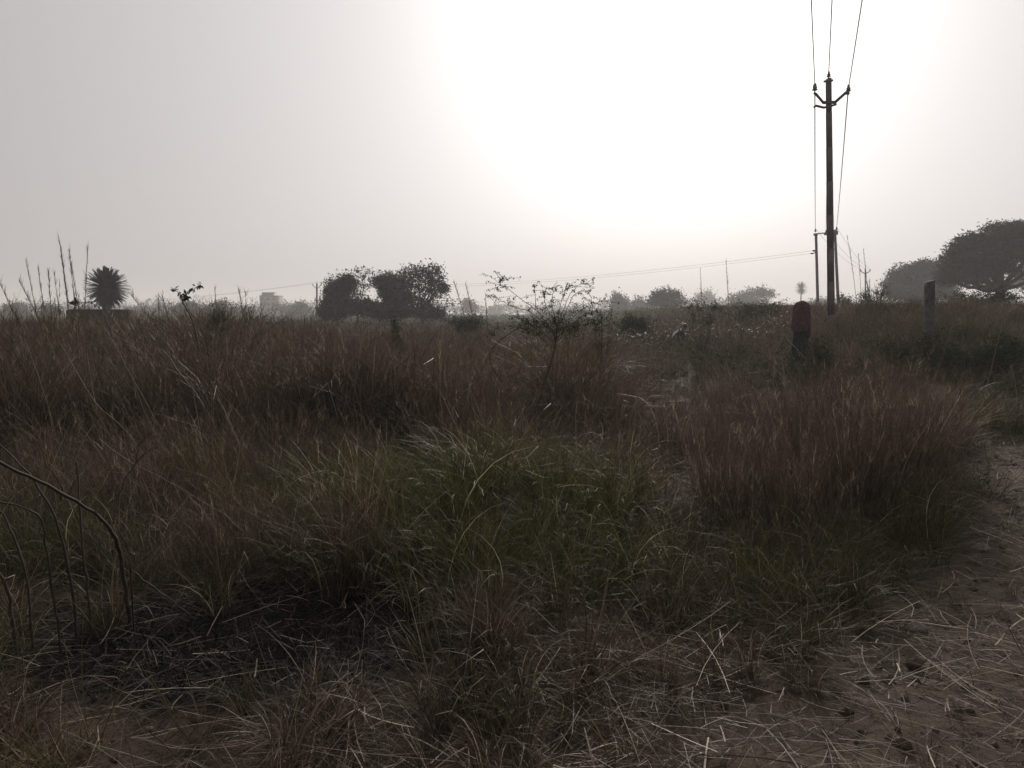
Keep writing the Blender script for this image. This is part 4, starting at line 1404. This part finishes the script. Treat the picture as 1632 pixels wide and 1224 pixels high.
# ------------------------------------------------------------------ built things
def rough_block(name, px0, px1, ytop, D, deep, mat, label, cat, group=None, nx=24, jag=.04, cap=True):
    a = ray(px0, ytop, D); b = ray(px1, ytop, D)
    W_ = b.x - a.x; cx = (a.x + b.x) / 2; gz = tz(cx, D) - .1; H = a.z - gz
    root = empty(name, (cx, D + deep / 2, gz + .1)); tag(root, label, cat, group)
    mb = MB()
    xs = np.linspace(-W_ / 2, W_ / 2, nx + 1)
    ht = H + rng.normal(0, jag, nx + 1); ht = np.round(ht / .085) * .085
    ht[0] -= .06; ht[-1] -= .06
    vs = []
    for x_, h in zip(xs, ht):
        for y_ in (0, deep):
            vs += [(cx + x_, D + y_, gz), (cx + x_, D + y_, gz + h)]
    f = []
    for i in range(nx):
        k = i * 4; n = k + 4
        f += [(k, n, n + 1, k + 1), (n + 2, k + 2, k + 3, n + 3), (k + 1, n + 1, n + 3, k + 3)]
    f += [(0, 1, 3, 2), (nx * 4, nx * 4 + 2, nx * 4 + 3, nx * 4 + 1)]
    mb.add(vs, f); mb.build("wall", mat, root)
    return root, cx, gz + H, W_


hut, hx, hz, hw = rough_block("brick_hut", 105, 193, 493, 31, 2.4, M['brick'], "low dark brick hut standing in front of the date palm", "brick hut", nx=16, jag=.02)
rough_block("brick_wall", -260, 104, 514, 30.5, .24, M['brick'], "long low brick wall running out of the left edge", "wall", nx=60, jag=.015)

# concrete post on the bank
D = 20.0
a = ray(1481, 540, D); a.z = tz(a.x, D) - .3; b = ray(1481.8, 448, D)
mb = MB()
nseg = 22; vs = []; f = []
for i in range(nseg + 1):
    p = Vector(a).lerp(b, i / nseg); w = (.108 - .006 * i / nseg)
    for k, (dx, dy) in enumerate(((-1, -.8), (-.85, -1), (.85, -1), (1, -.8), (1, .8), (.85, 1), (-.85, 1), (-1, .8))):
        q = p + Vector((dx * w + rng.normal(0, .004), dy * w * .9 + rng.normal(0, .004), (.03 * dx if i == nseg else 0)))
        vs.append(tuple(q))
for i in range(nseg):
    for k in range(8):
        f.append((i * 8 + k, i * 8 + (k + 1) % 8, i * 8 + 8 + (k + 1) % 8, i * 8 + 8 + k))
tp = nseg * 8
f += [(tp, tp + 1, tp + 2, tp + 3), (tp, tp + 3, tp + 4, tp + 7), (tp + 7, tp + 4, tp + 5, tp + 6)]
mb.add(vs, f)
tag(mb.build_at("concrete_post", M['concrete'], (a.x, D, tz(a.x, D))), "thick dark weathered post standing on the right bank", "post")


def building(name, px0, px1, ytop, D, label, group, floors, cols, deep, roofs=(), mat='plaster'):
    a = ray(px0, ytop, D); b = ray(px1, ytop, D)
    W_ = b.x - a.x; cx = (a.x + b.x) / 2; gz = tz(cx, D) - .2; H = a.z - gz
    o = empty(name, (cx, D + deep / 2, gz + .2)); tag(o, label, "building", group)
    mb = MB(); mb.box((cx, D + deep / 2, gz + H / 2), (W_, deep, H)); mb.build("wall", M[mat], o)
    mb = MB()
    for s_ in (-1, 1): mb.box((cx + s_ * (W_ / 2 - .1), D + deep / 2, gz + H + .25), (.2 + .004, deep + .01, .5))
    for s_ in (-1, 1): mb.box((cx, D + deep / 2 + s_ * (deep / 2 - .1), gz + H + .245), (W_ - .42, .2, .49))
    mb.build("parapet", M[mat], o)
    fh = H / floors
    for i in range(floors):
        for k in range(cols):
            x_ = cx - W_ / 2 + W_ * (k + .5) / cols
            z_ = gz + fh * (i + .55)
            fr = MB()
            w_, h_ = min(1.3, W_ / cols * .5), fh * .42
            for dx, dz, sx, sz in ((0, h_ / 2, w_ + .16, .08), (0, -h_ / 2, w_ + .3, .1), (-w_ / 2, 0, .08, h_ - .09), (w_ / 2, 0, .08, h_ - .09), (0, 0, .05, h_ - .09)):
                fr.box((x_ + dx, D - .03, z_ + dz), (sx, .12, sz))
            w = fr.build("window", M['plaster'], o)
            g = MB(); g.box((x_, D - .012, z_), (w_ - .09, .03, h_ - .1)); g.build("pane", M['glass'], w)
    for (qx0, qx1, qy0, qy1, over) in roofs:
        c0 = ray(qx0, qy0, D + deep * .4); c1 = ray(qx1, qy0, D + deep * .4)
        z0 = gz + H; z1 = c0.z
        mb = MB(); mb.box(((c0.x + c1.x) / 2, D + deep * .45, (z0 + z1) / 2), (c1.x - c0.x, deep * .5, z1 - z0)); rr = mb.build("stair_room", M[mat], o)
        mb = MB(); mb.box(((c0.x + c1.x) / 2 + over, D + deep * .45, z1 + .12), (c1.x - c0.x + .8, deep * .5 + .6, .22)); mb.build("roof_slab", M['concrete'], rr)
    return o


GH = "far buildings in the haze"
building("tower_building", 413.5, 440.5, 472.5, 330, "narrow tall pale building with a roof room, left of the lone pole", GH, 4, 3, 9, [(419, 434, 467, 0, .6)])
building("flat_house", 778, 800, 489, 430, "small pale flat roofed house between the lone hazy tree and thorn shrub", GH, 2, 3, 8, [(788, 797, 486.5, 0, 0)])
building("flat_house", 1006, 1043, 490.5, 310, "long low pale house left of the rounded grey green tree", GH, 1, 5, 7)

# stones
def stone(px, D, r, label):
    c = ray(px, 700, D); c.z = tz(c.x, D)
    bm_v = []; f = []
    nu, nv = 14, 9
    ph = rng.uniform(0, 6, 6)
    for i in range(nv + 1):
        th = math.pi * i / nv
        for k in range(nu):
            a = 2 * math.pi * k / nu
            rr = r * (1 + .16 * math.sin(2 * a + ph[0]) + .1 * math.sin(3 * a + 2 * th + ph[1]) + .08 * math.sin(4 * th + ph[2]))
            bm_v.append((c.x + rr * 1.3 * math.sin(th) * math.cos(a), c.y + rr * math.sin(th) * math.sin(a), c.z + r * .35 + rr * .75 * math.cos(th)))
    for i in range(nv):
        for k in range(nu):
            f.append((i * nu + k, (i + 1) * nu + k, (i + 1) * nu + (k + 1) % nu, i * nu + (k + 1) % nu))
    mb = MB(); mb.add(bm_v, f)
    tag(mb.build_at("stone", M['stone'], c, True), label, "stone", "stones on the path")


stone(1573, 5.2, .04, "pale stone lying at the edge of the dirt path")
stone(1472, 3.85, .042, "half sunk stone in the trodden straw nearer the camera")

# ------------------------------------------------------------------ people
def skin_body(name, joints, bones, root_i, parent, mat, sub=2):
    """one continuous body: joints {id:(pos, radius)} grown with the Skin modifier"""
    ids = list(joints)
    me = bpy.data.meshes.new(name)
    me.from_pydata([joints[k][0] for k in ids], [(ids.index(a), ids.index(b)) for a, b in bones], [])
    o = bpy.data.objects.new(name, me); COL.objects.link(o)
    md = o.modifiers.new("skin", 'SKIN')
    for i, k in enumerate(ids):
        r = joints[k][1]
        me.skin_vertices[0].data[i].radius = r if hasattr(r, '__len__') else (r, r)
        me.skin_vertices[0].data[i].use_root = (k == root_i)
    md.use_smooth_shade = True
    ss = o.modifiers.new("sub", 'SUBSURF'); ss.levels = sub; ss.render_levels = sub
    dg = bpy.context.evaluated_depsgraph_get()
    me2 = bpy.data.meshes.new_from_object(o.evaluated_get(dg))
    o.modifiers.clear(); o.data = me2
    me2.materials.clear(); me2.materials.append(mat)
    me2.polygons.foreach_set("use_smooth", np.ones(len(me2.polygons), bool))
    o.parent = parent
    return o


M['skin'] = mat_plain("skin", (.16, .09, .06), .55, .4, 12, col2=(.2, .12, .08))
M['hair'] = mat_plain("black_hair", (.012, .01, .009), .4, .5, 40)
M['shawl'] = mat_plain("maroon_pink_shawl", (.12, .06, .08), .9, .1, 14, col2=(.17, .092, .118), bump=.4, bscale=30)
M['rim_shade'] = mat_plain("dark_rim_shade", (.025, .015, .02), .8, .2, 14)  # near-black colour standing in for backlit shade on the shawl's rim
M['blue'] = mat_plain("dark_blue_cloth", (.022, .030, .045), .85, .2, 14)
M['green'] = mat_plain("dark_green_cloth", (.022, .036, .03), .85, .2, 14)
M['teal'] = mat_plain("dark_teal_cloth", (.018, .035, .038), .85, .2, 14)
M['white'] = mat_plain("off_white_cloth", (.55, .54, .5), .85, .2, 14)


def cloth(name, rings, mat, parent, n=40, fold=.0, nf=9, seed=0.0, jag=0.0):
    """draped cloth: rings (cx, cy, z, rx, ry[, fold]) from top to hem, given a thickness"""
    ox = 0
    vs = []; f = []
    for i, rg_ in enumerate(rings):
        cx_, cy_, z_, rx_, ry_ = rg_[:5]
        fo_ = rg_[5] if len(rg_) > 5 else fold
        for k in range(n):
            a = 2 * math.pi * k / n
            w = 1 + fo_ * math.sin(nf * a + seed + z_ * 2) + fo_ * .5 * math.sin((nf * 2 + 1) * a - seed + z_ * 5)
            zz = z_ + (jag * math.sin(3 * a + seed) if i == len(rings) - 1 else 0)
            vs.append((cx_ + rx_ * w * math.cos(a), cy_ + ry_ * w * math.sin(a), zz))
    for i in range(len(rings) - 1):
        for k in range(n):
            f.append((i * n + k, i * n + (k + 1) % n, (i + 1) * n + (k + 1) % n, (i + 1) * n + k))
    base = wloc(parent)
    mb = MB(); mb.add(np.array(vs) + np.array(base), f)
    o = mb.build(name, mat, parent, True)
    sd = o.modifiers.new("thick", 'SOLIDIFY'); sd.thickness = .006; sd.offset = 1
    o.modifiers.new("sub", 'SUBSURF').levels = 1
    return o


def hand(j, b, wrist, pos, dirv, side, pre):
    """palm and five unequal, slightly curled fingers"""
    d = Vector(dirv).normalized(); s_ = Vector(side).normalized(); nn = d.cross(s_)
    p = Vector(pos)
    j[pre + 'palm'] = (tuple(p + d * .045), (.03, .016)); b.append((wrist, pre + 'palm'))
    for i, (o_, l_) in enumerate(((-.026, .062), (-.009, .075), (.009, .07), (.026, .055))):
        k0, k1, k2 = pre + f'f{i}a', pre + f'f{i}b', pre + f'f{i}c'
        j[k0] = (tuple(p + d * .085 + s_ * o_), .009); j[k1] = (tuple(p + d * (.085 + l_ * .55) + s_ * o_ + nn * .012), .008)
        j[k2] = (tuple(p + d * (.085 + l_ * .85) + s_ * o_ + nn * .035), .007)
        b += [(pre + 'palm', k0), (k0, k1), (k1, k2)]
    j[pre + 't0'] = (tuple(p + d * .03 - s_ * .045), .010); j[pre + 't1'] = (tuple(p + d * .065 - s_ * .06 + nn * .01), .008)
    b += [(pre + 'palm', pre + 't0'), (pre + 't0', pre + 't1')]


# standing person under a shawl, seen from behind
px_, D = 1277, 16.0
bx = ray(px_, 520, D).x
gz = tz(bx, D)
woman = empty("person", (bx, D, gz))
tag(woman, "standing person with a maroon pink shawl over the head, seen from behind", "person")
J = {'pel': ((0, 0, .86), (.13, .11)), 'bel': ((0, .0, 1.0), (.115, .095)), 'che': ((0, .01, 1.17), (.135, .10)), 'nek': ((0, .02, 1.31), (.05, .05)),
     'hd0': ((0, .035, 1.39), (.072, .085)), 'hd1': ((0, .035, 1.47), (.072, .088)), 'hd2': ((0, .03, 1.515), (.045, .055)),
     'nose': ((0, .125, 1.425), .012)}
B = [('pel', 'bel'), ('bel', 'che'), ('che', 'nek'), ('nek', 'hd0'), ('hd0', 'hd1'), ('hd1', 'hd2'), ('hd0', 'nose')]
for s_, n_ in ((-1, 'l'), (1, 'r')):
    J[n_ + 'sh'] = ((s_ * .15, .01, 1.25), .048); J[n_ + 'el'] = ((s_ * .19, .03, 1.0), .038); J[n_ + 'wr'] = ((s_ * .09, .2, 1.02), .025)
    B += [('che', n_ + 'sh'), (n_ + 'sh', n_ + 'el'), (n_ + 'el', n_ + 'wr')]
    hand(J, B, n_ + 'wr', (s_ * .09, .2, 1.02), (-s_ * .7, .5, .2), (0, .3, -1), n_)
    J[n_ + 'hp'] = ((s_ * .09, 0, .80), .085); J[n_ + 'kn'] = ((s_ * .095, .02 + .04 * s_, .45), .055); J[n_ + 'an'] = ((s_ * .1, .0 + .05 * s_, .08), .034)
    J[n_ + 'he'] = ((s_ * .1, -.04 + .05 * s_, .035), .03); J[n_ + 'to'] = ((s_ * .12, .15 + .05 * s_, .025), (.04, .02))
    B += [('pel', n_ + 'hp'), (n_ + 'hp', n_ + 'kn'), (n_ + 'kn', n_ + 'an'), (n_ + 'an', n_ + 'he'), (n_ + 'an', n_ + 'to')]
skin_body("body", J, B, 'pel', woman, M['skin'])
sh = cloth("shawl", [(0, .02, 1.553, .01, .01), (-.003, .02, 1.548, .06, .07), (-.003, .02, 1.525, .107, .115), (0, .01, 1.48, .145, .135), (.002, .0, 1.42, .168, .145), (.0, -.005, 1.33, .184, .15), (.0, -.01, 1.2, .192, .155),
                     (.0, -.01, 1.08, .19, .16, .03), (.005, -.01, .97, .186, .16, .05), (.01, -.01, .93, .185, .16, .06)], M['shawl'], woman, fold=.012, nf=8, jag=.015)
mb = MB(); bz = wloc(woman)
pts = [bz + Vector((math.cos(a) * r_, -.10 if abs(math.cos(a)) < .9 else -.08, z_)) for a, r_, z_ in ((math.pi, .178, 1.36), (math.pi, .166, 1.43), (math.pi * .9, .15, 1.475), (math.pi * .75, .14, 1.52), (math.pi * .6, .12, 1.548), (math.pi * .5, .1, 1.556), (math.pi * .4, .12, 1.55), (math.pi * .25, .15, 1.52), (.1, .165, 1.455), (0, .175, 1.4))]
mb.tube([p + Vector((0, .08, .0)) for p in pts], .0085, 6); mb.build("shaded_rim", M['rim_shade'], sh, True)  # dark tube added to paint the shawl's backlit outline
cloth("shawl_end", [(.10, -.03, .96, .09, .14), (.105, -.03, .90, .08, .12, .06), (.108, -.03, .84, .07, .10, .08), (.112, -.03, .80, .055, .07, .1)], M['shawl'], woman, nf=6, seed=1.2, jag=.02)
cloth("tunic", [(0, .0, 1.3, .06, .06), (0, .0, 1.26, .165, .11), (0, 0, 1.0, .14, .125), (-.01, 0, .85, .155, .14, .03), (-.015, 0, .66, .165, .15, .05), (-.015, 0, .56, .17, .155, .06)], M['blue'], woman, nf=7, seed=2)
cloth("skirt", [(-.01, 0, .86, .14, .125), (-.01, 0, .6, .16, .145, .03), (-.005, 0, .35, .175, .17, .06), (0, 0, .1, .185, .19, .08), (0, .01, .06, .185, .19, .08)], M['green'], woman, nf=8, seed=.7)

# crouching person farther down the field
px_, D = 1081, 28.0
bx = ray(px_, 545, D).x
gz = tz(bx, D)
man = empty("person", (bx, D, gz + .02))
tag(man, "crouching person in dark teal with a pale cloth over the back, low in the grass", "person")
J = {'pel': ((-.16, 0, .30), (.13, .12)), 'bel': ((-.08, 0, .46), (.12, .11)), 'che': ((.06, 0, .62), (.14, .12)), 'nek': ((.15, 0, .72), (.05, .05)),
     'hd0': ((.22, 0, .78), (.075, .08)), 'hd1': ((.25, 0, .86), (.072, .08)), 'hd2': ((.25, 0, .9), (.045, .05)), 'nose': ((.33, 0, .80), .012)}
B = [('pel', 'bel'), ('bel', 'che'), ('che', 'nek'), ('nek', 'hd0'), ('hd0', 'hd1'), ('hd1', 'hd2'), ('hd0', 'nose')]
for s_, n_ in ((-1, 'l'), (1, 'r')):
    J[n_ + 'sh'] = ((.09, s_ * .16, .64), .05); J[n_ + 'el'] = ((.22, s_ * .2, .42), .038); J[n_ + 'wr'] = ((.38, s_ * .12, .26), .026)
    B += [('che', n_ + 'sh'), (n_ + 'sh', n_ + 'el'), (n_ + 'el', n_ + 'wr')]
    hand(J, B, n_ + 'wr', (.38, s_ * .12, .26), (.6, 0, -.7), (0, s_ * -1, 0), n_)
    J[n_ + 'hp'] = ((-.12, s_ * .1, .27), .09); J[n_ + 'kn'] = ((.2, s_ * .16, .44), .06); J[n_ + 'an'] = ((.0, s_ * .14, .07), .036)
    J[n_ + 'he'] = ((-.05, s_ * .14, .03), .03); J[n_ + 'to'] = ((.16, s_ * .16, .02), (.04, .02))
    B += [('pel', n_ + 'hp'), (n_ + 'hp', n_ + 'kn'), (n_ + 'kn', n_ + 'an'), (n_ + 'an', n_ + 'he'), (n_ + 'an', n_ + 'to')]
skin_body("body", J, B, 'pel', man, M['skin'])


def hull(name, J2, B2, mat, parent):
    return skin_body(name, J2, B2, 'pel', parent, mat)


J2 = {k: (J[k][0], tuple(1.13 * q for q in J[k][1])) for k in ('pel', 'bel', 'che')}
B2 = [('pel', 'bel'), ('bel', 'che')]
for n_ in 'lr':
    J2[n_ + 'sh'] = (J[n_ + 'sh'][0], .062); J2[n_ + 'el'] = (J[n_ + 'el'][0], .052)
    w_ = Vector(J[n_ + 'el'][0]).lerp(Vector(J[n_ + 'wr'][0]), .7); J2[n_ + 'cu'] = (tuple(w_), .042)
    B2 += [('che', n_ + 'sh'), (n_ + 'sh', n_ + 'el'), (n_ + 'el', n_ + 'cu')]
hull("shirt", J2, B2, M['teal'], man)
J3 = {'pel': ((-.16, 0, .29), (.15, .13))}
B3 = []
for n_ in 'lr':
    J3[n_ + 'hp'] = (J[n_ + 'hp'][0], .105); J3[n_ + 'kn'] = (J[n_ + 'kn'][0], .075)
    w_ = Vector(J[n_ + 'kn'][0]).lerp(Vector(J[n_ + 'an'][0]), .85); J3[n_ + 'cu'] = (tuple(w_), .055)
    B3 += [('pel', n_ + 'hp'), (n_ + 'hp', n_ + 'kn'), (n_ + 'kn', n_ + 'cu')]
hull("trousers", J3, B3, M['green'], man)
# pale cloth laid over the back, and the hair
mb = MB(); vs = []; f = []
base = wloc(man)
nu, nv = 13, 9
for i in range(nu):
    t = i / (nu - 1)
    c = Vector((-.22, 0, .44)).lerp(Vector((.10, 0, .765)), t) + Vector((-.035, 0, .045)) * math.sin(math.pi * t)
    for k in range(nv):
        a = (k / (nv - 1) - .5) * 1.9
        vs.append(tuple(base + c + Vector((-.02 * (1 - math.cos(a)) * 3 + .0, .165 * math.sin(a), -.14 * (1 - math.cos(a)) + .008 * math.sin(7 * a + 4 * t)))))
for i in range(nu - 1):
    for k in range(nv - 1):
        f.append((i * nv + k, (i + 1) * nv + k, (i + 1) * nv + k + 1, i * nv + k + 1))
mb.add(vs, f); o = mb.build("back_cloth", M['white'], man, True)
sd = o.modifiers.new("thick", 'SOLIDIFY'); sd.thickness = .008; sd.offset = 1
mb = MB(); mb.lathe([(0, .085), (.04, .078), (.07, .05), (.084, .01), (.082, -.03), (.06, -.055)], base + Vector((.235, 0, .86)), 14, (-.3, 0, 1)); mb.build("hair", M['hair'], man, True)

# ------------------------------------------------------------------ haze
mb = MB()
mb.box((0, 0, 14), (2700, 2700, 34))
hz_m = bpy.data.materials.new("haze_air"); hz_m.use_nodes = True
n = hz_m.node_tree.nodes; n.clear()
ho = n.new("ShaderNodeOutputMaterial"); pv = n.new("ShaderNodeVolumePrincipled")
pv.inputs["Color"].default_value = (.955, .94, .948, 1)
pv.inputs["Density"].default_value = .0011
pv.inputs["Anisotropy"].default_value = .3
hz_m.node_tree.links.new(pv.outputs[0], ho.inputs["Volume"])
tag(mb.build("haze", hz_m), "thin winter haze lying over the field", kind="stuff")
